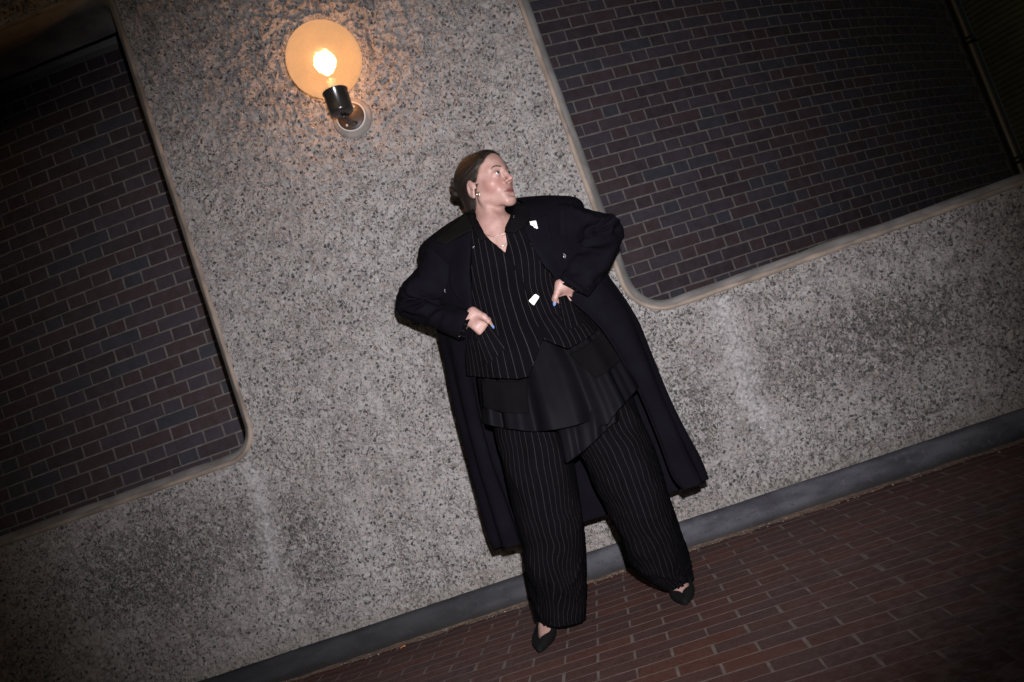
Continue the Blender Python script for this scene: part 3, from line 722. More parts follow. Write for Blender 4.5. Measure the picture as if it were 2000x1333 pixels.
# ---- the body: one skin grown from smooth-blended volumes on an uneven grid
def axis_grid(bands):
    out = [bands[0][0]]
    for a, b, h in bands:
        n = max(1, int(round((b-a)/h))); out += list(a+(b-a)*np.arange(1, n+1)/n)
    return np.array(out)
class Field:
    def __init__(s, xs, ys, zs):
        s.ax = (xs, ys, zs); s.v = np.full((len(xs), len(ys), len(zs)), .5, np.float32)
    def block(s, lo, hi):
        sl = tuple(slice(max(0, np.searchsorted(a, l)-1), np.searchsorted(a, h)+1) for a, l, h in zip(s.ax, lo, hi))
        return sl, np.stack(np.meshgrid(*[a[q] for a, q in zip(s.ax, sl)], indexing='ij'), -1)
    def add(s, fn, lo, hi, k=.02, sub=False):
        sl, P = s.block(np.asarray(lo)-k-.01, np.asarray(hi)+k+.01)
        if 0 in P.shape: return
        d = fn(P); a = s.v[sl]
        if sub: a, d = -a, d
        h = np.maximum(k-np.abs(a-d), 0)/k; r = np.minimum(a, d)-h*h*k*.25
        s.v[sl] = -r if sub else r
    def cone(s, a, b, ra, rb, k=.02, sub=False):
        a, b = np.asarray(a, float), np.asarray(b, float); ab = b-a; L2 = ab@ab+1e-12
        def fn(P):
            t = np.clip(((P-a)@ab)/L2, 0, 1); return np.linalg.norm(P-(a+t[..., None]*ab), axis=-1)-(ra+(rb-ra)*t)
        R_ = max(ra, rb); s.add(fn, np.minimum(a, b)-R_, np.maximum(a, b)+R_, k, sub)
    def ell(s, c, r, k=.02, sub=False, Rm=None):
        c, r = np.asarray(c, float), np.asarray(r, float); m = r.max()
        def fn(P):
            q = P-c
            if Rm is not None: q = q@Rm
            k0 = np.linalg.norm(q/r, axis=-1); k1 = np.linalg.norm(q/(r*r), axis=-1)+1e-9
            return k0*(k0-1)/k1
        s.add(fn, c-m, c+m, k, sub)
    def mesh(s):
        v = s.v; b = v < 0; X, Y, Z_ = s.ax
        cs = [b[i:i+v.shape[0]-1, j:j+v.shape[1]-1, k:k+v.shape[2]-1] for i in (0, 1) for j in (0, 1) for k in (0, 1)]
        tot = sum(c.astype(np.int8) for c in cs); I, J, K = np.nonzero((tot > 0) & (tot < 8))
        acc = np.zeros((len(I), 3)); cnt = np.zeros(len(I))
        corner = [(i, j, k) for i in (0, 1) for j in (0, 1) for k in (0, 1)]
        for p in corner:
            for ax in range(3):
                if p[ax]: continue
                q = list(p); q[ax] = 1
                va = v[I+p[0], J+p[1], K+p[2]]; vb = v[I+q[0], J+q[1], K+q[2]]; m = (va < 0) != (vb < 0)
                t = np.where(m, va/np.where(m, va-vb, 1), 0)
                A = np.stack([X[I+p[0]], Y[J+p[1]], Z_[K+p[2]]], 1); B = np.stack([X[I+q[0]], Y[J+q[1]], Z_[K+q[2]]], 1)
                acc += np.where(m[:, None], A+(B-A)*t[:, None], 0); cnt += m
        V = acc/cnt[:, None]
        idx = np.full([n-1 for n in v.shape], -1, np.int32); idx[I, J, K] = np.arange(len(I))
        F_ = []
        for ax in range(3):
            o1, o2 = [(1, 2), (2, 0), (0, 1)][ax]
            lo = [slice(None)]*3; hi = [slice(None)]*3; lo[ax] = slice(0, -1); hi[ax] = slice(1, None)
            ch = b[tuple(lo)] != b[tuple(hi)]; e = np.argwhere(ch)
            ok = (e[:, o1] > 0) & (e[:, o2] > 0) & (e[:, o1] < idx.shape[o1]) & (e[:, o2] < idx.shape[o2]); e = e[ok]
            if not len(e): continue
            def g(d1, d2):
                q = e.copy(); q[:, o1] -= d1; q[:, o2] -= d2; return idx[q[:, 0], q[:, 1], q[:, 2]]
            f = np.stack([g(1, 1), g(0, 1), g(0, 0), g(1, 0)], 1); flip = ~b[e[:, 0], e[:, 1], e[:, 2]]
            f[flip] = f[flip][:, ::-1]; F_.append(f)
        return V, np.concatenate(F_)

# head frame: X her left, Y out of the face, Z up
HY, HP, HS = math.radians(55), math.radians(2), 1.055
HO = W(949.5, 363, -.575)
hf = np.array([math.sin(HY)*math.cos(HP), -math.cos(HY)*math.cos(HP), math.sin(HP)]); hl = -np.array([math.cos(HY), math.sin(HY), 0]); hu = np.cross(hl, hf)
HR = np.stack([hl, hf, hu], 1)                    # columns: local axes in the world
def h2w(p): return HO+HS*(HR@np.asarray(p, float))
def w2h(P): return ((P-HO)@HR)/HS

def build_body():
    LS, RS, HZ = W(900, 488, -.56), W(1064, 440, -.56), h2w((0, 0, 0))
    hip = W(1085, 760, -.56)
    lk, la = W(1065, 985, -.60), W(1072, 1222, -.575)
    rk, ra = W(1245, 960, -.60), W(1326, 1140, -.565)
    le, re = W(813, 594, -.515), W(1178, 450, -.515)
    lw, rw = LW_, RW_
    zs = axis_grid([(-.01, .14, .006), (.14, LHAND[2]-.12, .012), (LHAND[2]-.12, RHAND[2]+.10, .0034), (RHAND[2]+.10, 1.42, .010), (1.42, 1.79, .0030)])
    xs = axis_grid([(-.66, LHAND[0]-.06, .012), (LHAND[0]-.06, LHAND[0]+.07, .0034), (LHAND[0]+.07, HO[0]-.13, .007), (HO[0]-.13, HO[0]+.17, .0030), (HO[0]+.17, .34, .0045)])
    ys = axis_grid([(-.82, -.44, .0034), (-.44, -.36, .010)])
    f = Field(xs, ys, zs)
    # trunk and limbs, all under the clothes
    ch = (LS+RS)/2; ch[2] -= .13; waist = W(1035, 600, -.56)
    f.ell(ch, (.125, .088, .17), .04); f.ell(waist, (.105, .08, .16), .05); f.ell(hip, (.125, .088, .13), .05)
    f.cone(LS, RS, .045, .045, .04)
    f.cone(LS, le, .040, .030, .03); f.cone(le, lw, .029, .023, .02); f.cone(RS, re, .040, .024, .03); f.cone(re, rw, .024, .023, .02)
    for sx, kn, an in ((-.06, lk, la), (.06, rk, ra)):
        f.cone(hip+[sx, 0, -.06], kn, .065, .045, .03); f.cone(kn, an+[0, 0, .06], .044, .028, .02); f.cone(an+[0, 0, .06], an+[0, 0, .01], .028, .030, .02)
    # feet inside the shoes
    for tip, an in ((LTIP, la), (RTIP, ra)):
        d = tip-an; d[2] = 0; d /= np.linalg.norm(d)
        f.cone(an+[0, .012, .0], an+d*.045+[0, 0, -.018], .030, .029, .02); f.cone(an+d*.03, an+d*.13+[0, 0, -.045], .030, .019, .02)
    # neck and shoulders
    nb = W(965, 452, -.575); nt = h2w((0, -.030, -.050))
    f.cone(nt, nb, .0465, .0570, .012); f.cone(nb, ch+[0, 0, .02], .062, .09, .05)
    f.cone(nb+[-.03, .0, -.01], LS+[0, 0, -.01], .042, .045, .05); f.cone(nb+[.03, 0, -.01], RS+[0, 0, -.01], .042, .045, .05)
    f.cone(h2w((-.060, -.012, -.048)), W(968, 462, -.632), .0105, .009, .018)     # neck muscle
    f.cone(h2w((.045, .0, -.06)), W(985, 458, -.632), .010, .009, .02)
    for u, v, w_, z_ in ((952, 468, 935, 460), (990, 462, 1010, 452)):
        f.cone(W(u, v, -.640), W(w_, z_, -.625), .009, .009, .02)                # collar bones
    f.ell(W(985, 500, -.575), (.075, .072, .09), .05)
    # head
    def E_(c, r, k=.02, sub=False): f.ell(h2w(c), np.asarray(r)*HS, k, sub, HR)
    def C_(a, b_, ra_, rb_, k=.02, sub=False): f.cone(h2w(a), h2w(b_), ra_*HS, rb_*HS, k, sub)
    E_((0, -.016, .035), (.073, .096, .083), .02); E_((0, .028, -.018), (.0575, .061, .080), .03)
    E_((0, .045, .045), (.058, .048, .055), .03)                                 # forehead
    for q in (-1, 1):
        C_((q*.0505, .004, -.050), (q*.016, .070, -.094), .0120, .0130, .020)        # jaw line
        E_((q*.0385, .056, -.022), (.020, .020, .019), .03)                       # cheek bone
        C_((q*.010, .089, .021), (q*.042, .070, .023), .0085, .008, .018)        # brow
        E_((q*.031, .094, .003), (.0165, .0125, .0105), .014, True)              # eye socket
    C_((0, .074, -.094), (0, .081, -.089), .0145, .0135, .022)                     # chin
    E_((0, .071, -.064), (.031, .0185, .026), .025)
    C_((0, .088, .012), (0, .1110, -.026), .0066, .0086, .011)                    # nose
    C_((0, .087, .022), (0, .098, -.004), .0066, .0072, .012)
    for q in (-1, 1):
        E_((q*.0112, .0985, -.0310), (.0068, .0095, .0062), .008)
        E_((q*.0070, .1035, -.0385), (.0022, .0040, .0020), .003, True)
    E_((0, .0878, -.0588), (.0225, .0078, .0038), .005); E_((0, .0866, -.0676), (.0200, .0080, .0042), .005)
    C_((-.024, .0820, -.0632), (.024, .0820, -.0632), .0018, .0018, .003, True)  # between the lips
    C_((-.016, .0925, -.0632), (.016, .0925, -.0632), .0014, .0014, .003, True)
    E_((0, .0945, -.0800), (.016, .006, .0050), .016, True)                        # hollow under the lip
    for q in (-1, 1):                                                            # lids round the eyeballs
        E_((q*.0310, .0795, .0035), (.0158, .0150, .0138), .008)
        E_((q*.0318, .0955, .0030), (.0128, .0105, .0046), .003, True)
    for q in (-1, 1):                                                            # ears
        Rm = HR@np.array(Matrix.Rotation(math.radians(-14*q), 3, 'Z') @ Matrix.Rotation(math.radians(-14), 3, 'X'))
        c = h2w((q*.0745, -.012, -.008))
        f.ell(c, np.array((.0085, .0195, .0315))*HS, .008, False, Rm)
        f.ell(c+HS*(HR@np.array((q*.0085, .003, .004))), np.array((.0060, .0118, .0200))*HS, .005, True, Rm)
        f.ell(c+HS*(HR@np.array((q*.004, .004, -.0275))), np.array((.0050, .0095, .0095))*HS, .006, False, Rm)
        C_((q*.074, .008, .004), (q*.074, .010, -.012), .0045, .0045, .005)
        E_((q*.0785, -.004, .004), (.0035, .006, .013), .004)
    # hands
    for side, wr, H in (('l', lw, LHAND), ('r', rw, RHAND)):
        fu, si, no = HAND[side]                     # finger direction, towards the thumb, out of the back of the hand
        f.cone(wr, H-fu*.012, .024, .024, .02)
        for q in np.linspace(-.026, .026, 4): f.cone(H+si*q*.75-fu*.02, H+si*q+fu*.042, .0125, .0105, .012)
        for q, L1, b1 in ((.027, .038, .10), (.0095, .044, .08), (-.0085, .041, .10), (-.026, .033, .14)):
            a = H+si*q+fu*.042; b_ = a+fu*L1*.9-no*L1*b1*.6; c_ = b_+fu*L1*.55-no*L1*b1; d_ = c_+fu*L1*.3-no*L1*b1
            f.cone(H+si*q+fu*.030+no*.004, a+no*.003, .0085, .0095, .006)       # knuckle
            f.cone(a, b_, .0086, .0080, .003); f.cone(b_, c_, .0082, .0074, .003); f.cone(c_, d_, .0074, .0062, .003)
        a = H-fu*.022+si*.018+no*.003
        b_, c_, d_ = THUMB[side]
        f.cone(a, b_, .0150, .0118, .014); f.cone(b_, c_, .0112, .0094, .006); f.cone(c_, d_, .0092, .0066, .004)
    return f.mesh()

def dirpx(u0, v0, u1, v1, y, dy=0.0):
    d = W(u1, v1, y+dy)-W(u0, v0, y); return d/np.linalg.norm(d)
LHAND, LW_ = W(927, 624, -.688), W(898, 635, -.645)
RHAND, RW_ = W(1101, 567, -.670), W(1126, 555, -.635)
fu = dirpx(908, 612, 946, 640, -.69, .022); no = np.array([-.15, -.90, .35]); no -= fu*(no@fu); no /= np.linalg.norm(no)
si = np.cross(no, fu); si = si if si@(W(940, 600, -.69)-W(921, 620, -.69)) > 0 else -si
fr = dirpx(1105, 545, 1098, 583, -.67, .03); nr = np.array([.25, -.90, .2]); nr -= fr*(nr@fr); nr /= np.linalg.norm(nr)
sr = np.cross(nr, fr); sr = sr if sr@(W(1080, 560, -.67)-W(1100, 557, -.67)) > 0 else -sr
HAND = {'l': (fu, si, no), 'r': (fr, sr, nr)}
THUMB = {'l': (W(945, 619, -.703), W(954, 628, -.706), W(961, 637, -.698)), 'r': (W(1089, 571, -.690), W(1085, 582, -.690), W(1083.5, 592, -.684))}
LTIP, RTIP = G(1053, 1270, .01), G(1338, 1177, .01)

V, Q = build_body()
me = mesh('person', V-BASE, Q)
loc = w2h(V); x, y, z = loc.T; ax = np.abs(x)
face = (y > .02) & (z > -.14) & (z < .13) & (ax < .11)
hgt = np.where(z > -.0632, .0082, .0092)*np.sqrt(np.clip(1-(ax/.0262)**2, 0, 1))
lips = face*smooth(.074, .079, y)*smooth(0, -.0022, np.abs(z+.0632)-hgt)
mline = face*smooth(.070, .076, y)*np.exp(-((z+.0632)/.0013)**2)*smooth(.0275, .024, ax)
blush = face*np.exp(-(((ax-.045)/.022)**2+((z+.030)/.024)**2+((y-.06)/.05)**2))
shade = face*np.exp(-(((ax-.031)/.017)**2+((z-.010)/.007)**2))*smooth(.06, .075, y)
limz = np.interp(z, [-.035, -.012, .010, .030, .055, .080, .100, .14], [-.026, .004, .034, .050, .064, .0765, .083, .085])-.02*smooth(.050, .074, ax)*(z > 0)
fattr(me, 'hairline', smooth(.013, .0, y-limz)*(z > -.03)*(z < .14)*(ax < .11)*(np.abs(loc).max(1) < .16)*((ax < .072) | (z > .03)))
fattr(me, 'mouthline', mline); fattr(me, 'lips', lips); fattr(me, 'blush', np.clip(blush+.7*np.exp(-(((ax)/.02)**2+((z+.03)/.014)**2))*face, 0, 1)); fattr(me, 'lid', shade)
s = NT('skin'); P = s.coord()
at = lambda n_: [s.n('ShaderNodeAttribute', attribute_name=n_)][0].outputs['Fac']
c = s.mix(s.ramp(s.noise(P, 28, 4), .35, .68), (.245, .142, .120), (.295, .183, .162))
c = s.mix(s.ramp(s.noise(P, 170, 3), .55, .75, 0, .25), c, (.24, .112, .082))
c = s.mix(s.math('MULTIPLY', at('blush'), .55), c, (.27, .105, .095)); c = s.mix(s.math('MULTIPLY', at('lid'), .45), c, (.17, .088, .07))
c = s.mix(at('lips'), c, (.160, .056, .054)); c = s.mix(s.math('MULTIPLY', at('mouthline'), .9), c, (.030, .010, .010))
hn = s.ramp(s.noise(s.map(P, (1, 1, 1)), 330, 3, .75), .42, .60)
c = s.mix(s.math('MULTIPLY', at('hairline'), s.math('MAXIMUM', hn, s.ramp(at('hairline'), .45, .95))), c, (.030, .019, .014))
M_SKIN = s.set(Base_Color=c, Roughness=s.ramp(s.noise(P, 60, 3), .3, .7, .46, .62), Specular_IOR_Level=.42, Subsurface_Weight=.10, Subsurface_Radius=(.01, .004, .002), Subsurface_Scale=.5, Normal=s.bump(s.noise(P, 420, 3), .25, .0006))
person = link('person', me, M_SKIN, None, True); person.location = BASE
tag(person, 'woman in long black coat and pinstripe suit, hands in pockets, looking up right', 'person')
B_SKIN = BVHTree.FromPolygons([tuple(map(float, p)) for p in V], [tuple(map(int, q)) for q in Q])
def plink(name, me, mat, parent=person, smooth_=True): return link(name, me, mat, parent, smooth_)

def on_face(x, z, off=0.0):
    o = h2w((x, .25, z)); d = -HR[:, 1]
    h = B_SKIN.ray_cast(Vector(o), Vector(d)); return np.array(h[0])-d*off
def ribbon_tube(name, pts, R, mat, parent, n=8):
    k = np.linspace(0, len(pts)-1, 6*len(pts)); Pp = catmull(np.array(pts), k); Rr = np.interp(k, np.arange(len(pts)), R) if np.ndim(R) else R
    return plink(name, tube_mesh(name, Pp-BASE, Rr, n), mat, parent)
def ball(r, n=16, m=10, cap=math.pi):
    Vb = [(0, 0, r)]; 
    for i in range(1, m+1):
        a = cap*i/m
        for j in range(n): Vb.append((r*math.sin(a)*math.cos(2*math.pi*j/n), r*math.sin(a)*math.sin(2*math.pi*j/n), r*math.cos(a)))
    T_ = np.array([(0, 1+j, 1+(j+1) % n) for j in range(n)]); Qb = np.array([(1+i*n+j, 1+(i+1)*n+j, 1+(i+1)*n+(j+1) % n, 1+i*n+(j+1) % n) for i in range(m-1) for j in range(n)])
    return np.array(Vb), [T_, Qb]
def blob(name, p, scale, mat, parent=person, Rm=None, r=1.0):
    Vb, Fb = ball(r); Vb = Vb*np.asarray(scale)
    if Rm is not None: Vb = Vb@np.asarray(Rm).T
    return plink(name, mesh(name, Vb+p-BASE, Fb), mat, parent)

# ---- eyes, brows
M_EYE = m_plain('eye_white', (.66, .62, .60), .12, .04, 30); M_IRIS = m_plain('iris', (.055, .085, .11), .1, .4, 300); M_PUPIL = m_plain('pupil', (.004, .004, .004), .08, .1)
M_BROW = m_plain('brow_hair', (.045, .024, .017), .7, .3, 200); M_LASH = m_plain('lash', (.02, .013, .011), .6, .1)
for q in (-1, 1):
    ec = h2w((q*.0310, .0795, .0035)); e = blob('eye', ec, (1, 1, 1), M_EYE, r=.0135*HS)
    g = HR@np.array((.04, .99, .02)); g /= np.linalg.norm(g); b_ = np.cross(g, hu); b_ /= np.linalg.norm(b_); Rg = np.stack([b_, np.cross(g, b_), g], 1)
    for nm, cap, rr, mt in (('iris', .46, .01375, M_IRIS), ('pupil', .20, .0139, M_PUPIL)):
        Vb, Fb = ball(rr*HS, 18, 6, cap); plink(nm, mesh(nm, Vb@Rg.T+ec-BASE, Fb), mt, e)
    ribbon_tube('eyebrow', [on_face(q*a, b2, -.0003) for a, b2 in ((.0125, .0225), (.020, .0262), (.030, .0292), (.040, .0275), (.0475, .0225))], [.0027, .0034, .0031, .0024, .0010], M_BROW, person)
    ribbon_tube('eyelashes', [on_face(q*a, b2, .0003) for a, b2 in ((.0205, .0042), (.0255, .0078), (.0315, .0088), (.038, .0072), (.0445, .0040))], [.0007, .0012, .0013, .0013, .0008], M_LASH, person)

# ---- hair, slicked back into a low knot
hx = np.arange(-.115, .116, .0034); hyy = np.arange(-.17, .115, .0034); hz = np.arange(-.14, .14, .0034)
f = Field(hx, hyy, hz)
def cranium(P):
    q = P-np.array((0, -.017, .037)); r = np.array((.0785, .1005, .0865)); k0 = np.linalg.norm(q/r, axis=-1); k1 = np.linalg.norm(q/(r*r), axis=-1)+1e-9
    d = k0*(k0-1)/k1
    q2 = P-np.array((0, .043, .047)); r2 = np.array((.0625, .0515, .0590)); a0 = np.linalg.norm(q2/r2, axis=-1); a1 = np.linalg.norm(q2/(r2*r2), axis=-1)+1e-9
    d2 = a0*(a0-1)/a1; h = np.maximum(.03-np.abs(d-d2), 0)/.03; d = np.minimum(d, d2)-h*h*.03*.25
    q3 = P-np.array((0, -.058, -.040)); r3 = np.array((.056, .050, .062)); b0 = np.linalg.norm(q3/r3, axis=-1); b1 = np.linalg.norm(q3/(r3*r3), axis=-1)+1e-9
    d3 = b0*(b0-1)/b1; h = np.maximum(.03-np.abs(d-d3), 0)/.03; d = np.minimum(d, d3)-h*h*.03*.25
    axx = np.abs(P[..., 0])
    zz = P[..., 2]
    lim = np.interp(zz, [-.14, -.07, -.035, -.012, .010, .030, .055, .080, .100, .14], [-.048, -.040, -.026, .004, .034, .050, .064, .0765, .083, .085])
    lim = lim-.02*smooth(.050, .074, axx)*(zz > .0)
    return np.maximum(d, P[..., 1]-lim)
f.add(cranium, (-.1, -.16, -.13), (.1, .1, .135), .004)
HV, HQ = f.mesh(); HQ = HQ
pole = np.array((0, -.955, -.30)); pole /= np.linalg.norm(pole); e1 = np.array((1.0, 0, 0)); e2 = np.cross(pole, e1)
vv = HV-np.array((0, -.01, .02)); phi = np.arctan2(vv@e2, vv@e1); rad = np.linalg.norm(vv, axis=1)
nrm = vv/rad[:, None]; ridge = (.5-np.abs(vnoise(phi*13, vv@pole*6, 0*phi, 71)))*.0026+.0016*vnoise(phi*34, vv@pole*9, 0*phi, 72)
HVw = HO+HS*((HV+nrm*ridge[:, None])@HR.T)
s = NT('slick_hair'); O = s.coord()
at2 = lambda n_: s.n('ShaderNodeAttribute', attribute_name=n_).outputs['Fac']
K = s.n('ShaderNodeCombineXYZ'); s.l(s.math('MULTIPLY', at2('strand'), 30.0), K.inputs[0]); s.l(s.math('MULTIPLY', at2('along'), 14.0), K.inputs[1])
n1 = s.noise(K.outputs[0], 1.0, 4, .7); K2 = s.map(K.outputs[0], (4.2, .6, 1)); n2 = s.noise(K2, 1.0, 3, .7)
col = s.mix(s.ramp(n1, .35, .68), (.0015, .0011, .0010), (.011, .0072, .0054)); col = s.mix(s.ramp(n2, .45, .7, 0, .7), col, (.036, .025, .019))
M_HAIR = s.set(Base_Color=col, Roughness=.36, Specular_IOR_Level=.22, Normal=s.bump(s.math('ADD', n1, n2), .8, .0022))
me = mesh('hair', HVw-BASE, HQ); fattr(me, 'strand', np.abs(phi)); fattr(me, 'along', vv@pole)
hair = plink('hair', me, M_HAIR)
BN = W(889, 362, HO[1]+.058)
def knot(name, c, R_, r_, tilt, mat, n=40, m=14, sq=1.0):
    Vk = []; st = []
    a1 = HR@np.array((math.cos(tilt), .25, math.sin(tilt))); a1 /= np.linalg.norm(a1); a3 = np.cross(a1, HR[:, 1]); a3 /= np.linalg.norm(a3)
    for i in range(n):
        t = 2*math.pi*i/n; ctr = c+R_*(math.cos(t)*a1+math.sin(t)*a3*sq); rd = math.cos(t)*a1+math.sin(t)*a3
        for j in range(m):
            p = 2*math.pi*j/m; rr = r_*(1+.16*math.sin(5*p+3*t)+.10*math.sin(3*t+1))
            Vk.append(ctr+rr*(math.cos(p)*rd+math.sin(p)*np.cross(a1, a3))); st.append(p/2+.5*t)
    i = np.arange(n)[:, None]; j = np.arange(m)[None]
    Qk = np.stack([i*m+j, ((i+1) % n)*m+j, ((i+1) % n)*m+(j+1) % m, i*m+(j+1) % m], -1).reshape(-1, 4)
    mk = mesh(name, np.array(Vk)-BASE, Qk); fattr(mk, 'strand', st); fattr(mk, 'along', np.zeros(len(st)))
    return plink(name, mk, mat, hair)
knot('hair_knot', BN, .0125, .0100, .5, M_HAIR); knot('hair_knot', W(891, 378, HO[1]+.055), .0105, .0105, -.6, M_HAIR, sq=1.2)
knot('hair_tie', W(885, 354, HO[1]+.05), .0085, .0048, .1, m_plain('hair_tie', (.03, .022, .02), .35, .2, 30))

# ---- trousers
tl = [((958, 755), (1078, 725), -.565, .080, .09), ((966, 838), (1106, 845), -.575, .105, .10), ((980, 893), (1118, 893), -.58, .110, .10), ((992, 953), (1127, 945), -.585, .112, .105), ((1006, 1014), (1136, 1005), -.59, .112, .105), ((1019, 1060), (1142, 1050), -.59, .112, .105), ((1028, 1120), (1145, 1105), -.59, .112, .105), ((1038, 1168), (1145, 1155), -.59, .110, .10), ((1045, 1206), (1142, 1198), -.59, .105, .10)]
tr_ = [((1080, 745), (1212, 708), -.565, .080, .09), ((1108, 845), (1248, 809), -.575, .105, .10), ((1140, 898), (1275, 870), -.58, .108, .10), ((1162, 947), (1292, 920), -.585, .110, .10), ((1187, 995), (1306, 970), -.59, .110, .10), ((1210, 1046), (1326, 1030), -.588, .110, .105), ((1231, 1100), (1345, 1085), -.582, .105, .10), ((1258, 1130), (1351, 1110), -.58, .100, .095), ((1290, 1150), (1353, 1129), -.575, .086, .09)]
TRO = []
for k, secs in enumerate((tl, tr_)):
    def fold(TH, T, Pt, k=k):
        low = smooth(.55, 1.0, T); w1 = wrinkle(.016, 8, 2.2, 40+k*7)(TH, T, Pt); w2 = wrinkle(.034, 7.5, 7.0, 60+k*7)(TH, T, Pt)
        crease = .006*np.exp(-((TH-1.65)/.12)**2)*(1-low*.7)
        crisp = np.exp(-(vnoise(TH*1.5+T*6, T*7-TH*.9, 0*T, 500+k)/.11)**2)+.7*np.exp(-(vnoise(TH*1.2-T*5, T*6+TH*1.1, 0*T, 510+k)/.10)**2)
        return w1*(1-low)+w2*low+crease+.0085*crisp*(.35+.65*low)*smooth(.08, .25, T)
    Pt, N, UV = garment_tube(tgt := secs, 150, 112, fold, .88)
    UV[..., 0] += .0055*vnoise(Pt[..., 0]*9, Pt[..., 1]*9, Pt[..., 2]*5, 400+k)+.011*smooth(.35, .9, UV[..., 1]/UV[..., 1].max())*vnoise(Pt[..., 0]*15+Pt[..., 2]*7, Pt[..., 1]*15, Pt[..., 2]*11, 410+k)
    Qt = grid_quads(150, 112, True)
    TRO.append(solid('trouser_leg', Pt, Qt, UV, M_PIN2, person, .003))
# ---- lower flounce, satin peplum, waistcoat
fl_secs = [((1040, 800), (1222, 745), -.575, .105, .05), ((1066, 860), (1218, 800), -.58, .150, .05), ((1085, 930), (1222, 880), -.585, .158, .05)]
pfold = lambda amp, k, ph, sh=.35: (lambda TH, T, Pt: amp*(T**.55)*smooth(.25, .75, np.sin(TH))*(np.cos(k*TH+ph+1.2*np.sin(TH*2+ph))+sh*np.cos(2*k*TH+1.3+ph*2))+.003*vnoise(Pt[..., 0]*14, Pt[..., 1]*14, Pt[..., 2]*9, 91))
Pt, N, UV = garment_tube(fl_secs, 60, 160, pfold(.011, 13, .3), .8); Qg = grid_quads(60, 160, True)
cut = [(1000, 940), (1000, 838), (1086, 838), (1104, 907), (1118, 898), (1142, 880), (1166, 858), (1196, 830), (1260, 790), (1300, 950)]
Pt, Qk = trimmed(Pt, Qg, [cut])
solid('lower_flounce', Pt, Qk, UV, M_SATIN, person, .002)
pp = [((914, 640), (1128, 585), -.56, .080, .07), ((926, 705), (1174, 642), -.56, .110, .08), ((937, 775), (1222, 709), -.565, .146, .09), ((941, 828), (1250, 760), -.57, .170, .09), ((945, 880), (1272, 815), -.58, .185, .09)]
Pt, N, UV = garment_tube(pp, 110, 300, pfold(.0190, 12, 1.1, .45), .82); Qg = grid_quads(110, 300, True)
cut = [(880, 822), (940, 826), (968, 834), (1000, 839), (1042, 844), (1084, 840), (1118, 833), (1152, 823), (1157, 836), (1188, 829), (1206, 803), (1226, 782), (1250, 754), (1330, 740), (1330, 980), (880, 980)]
Pt, Qk = trimmed(Pt, Qg, [cut])
peplum = solid('satin_peplum', Pt, Qk, UV, M_SATIN, person, .0025)
B_PEP = bvh_of(peplum)
patch('patch_pocket', B_PEP, [(940, 742), (985, 745), (1029, 742)], [(944, 796), (990, 807), (1033, 808)], 12, 14, .005, M_MATTE, person, .004)
patch('patch_pocket', B_PEP, [(1112, 692), (1145, 674), (1176, 650)], [(1163, 740), (1185, 728), (1213, 704)], 12, 14, .005, M_MATTE, person, .004)

vs = [((936, 424), (1001, 404), -.575, .068, .06), ((904, 452), (1030, 414), -.57, .082, .075), ((876, 486), (1078, 436), -.565, .112, .09), ((880, 550), (1108, 480), -.56, .128, .09), ((894, 612), (1112, 548), -.56, .115, .085), ((903, 665), (1135, 602), -.56, .128, .09), ((910, 718), (1172, 646), -.565, .158, .09), ((914, 770), (1200, 692), -.57, .180, .09)]
def vfold(TH, T, Pt):
    u_, v_, _ = project(Pt)
    g1 = wrinkle(.0065, 6, 3.2, 120)(TH, T, Pt)
    pk = -.010*np.exp(-(((u_-1085)/26)**2+((v_-612)/9)**2))                     # pocket mouth under her hand
    lap = .0035*smooth(-2, 2, (v_-494)*.345-(u_-987))*smooth(480, 500, v_)       # one front laps over the other
    return g1+pk+lap+.006*smooth(.72, 1, T)*np.cos(9*TH+.6)
Pt, N, UV = garment_tube(vs, 230, 240, vfold, .86); Qg = grid_quads(230, 240, True)
hem = [(860, 735), (918, 735), (950, 738), (990, 740), (1030, 741), (1041, 716), (1050, 690), (1060, 663), (1084, 673), (1110, 682), (1145, 662), (1178, 639), (1230, 605), (1260, 820), (860, 820)]
vee = [(915, 395), (927, 428), (938, 448), (958, 470), (987, 494), (991, 476), (988, 458), (990, 440), (1005, 415), (1012, 385)]
Pt, Qk = trimmed(Pt, Qg, [hem, vee])
vest = solid('pinstripe_jacket', Pt, Qk, UV, M_PIN, person, .003)
B_VEST = bvh_of(vest)
# pocket edge folded over the fingers
patch('pocket_edge', B_VEST, [(931, 660), (944, 648), (955, 632)], [(950, 712), (968, 700), (990, 676)], 24, 16, .040, M_PIN, person, .004, taper=.97)
patch('pocket_edge', B_VEST, [(1090, 581), (1100, 578), (1114, 575)], [(1103, 645), (1118, 642), (1138, 632)], 24, 14, .040, M_PIN, person, .004, taper=.97)
patch('front_edge', B_VEST, [(986, 494), (1010, 535), (1036, 592), (1052, 640), (1060, 662)], [(990, 493), (1014, 534), (1040, 591), (1056, 639), (1064, 661)], 4, 30, .002, M_PIN, person, .003, uvs=0.0)

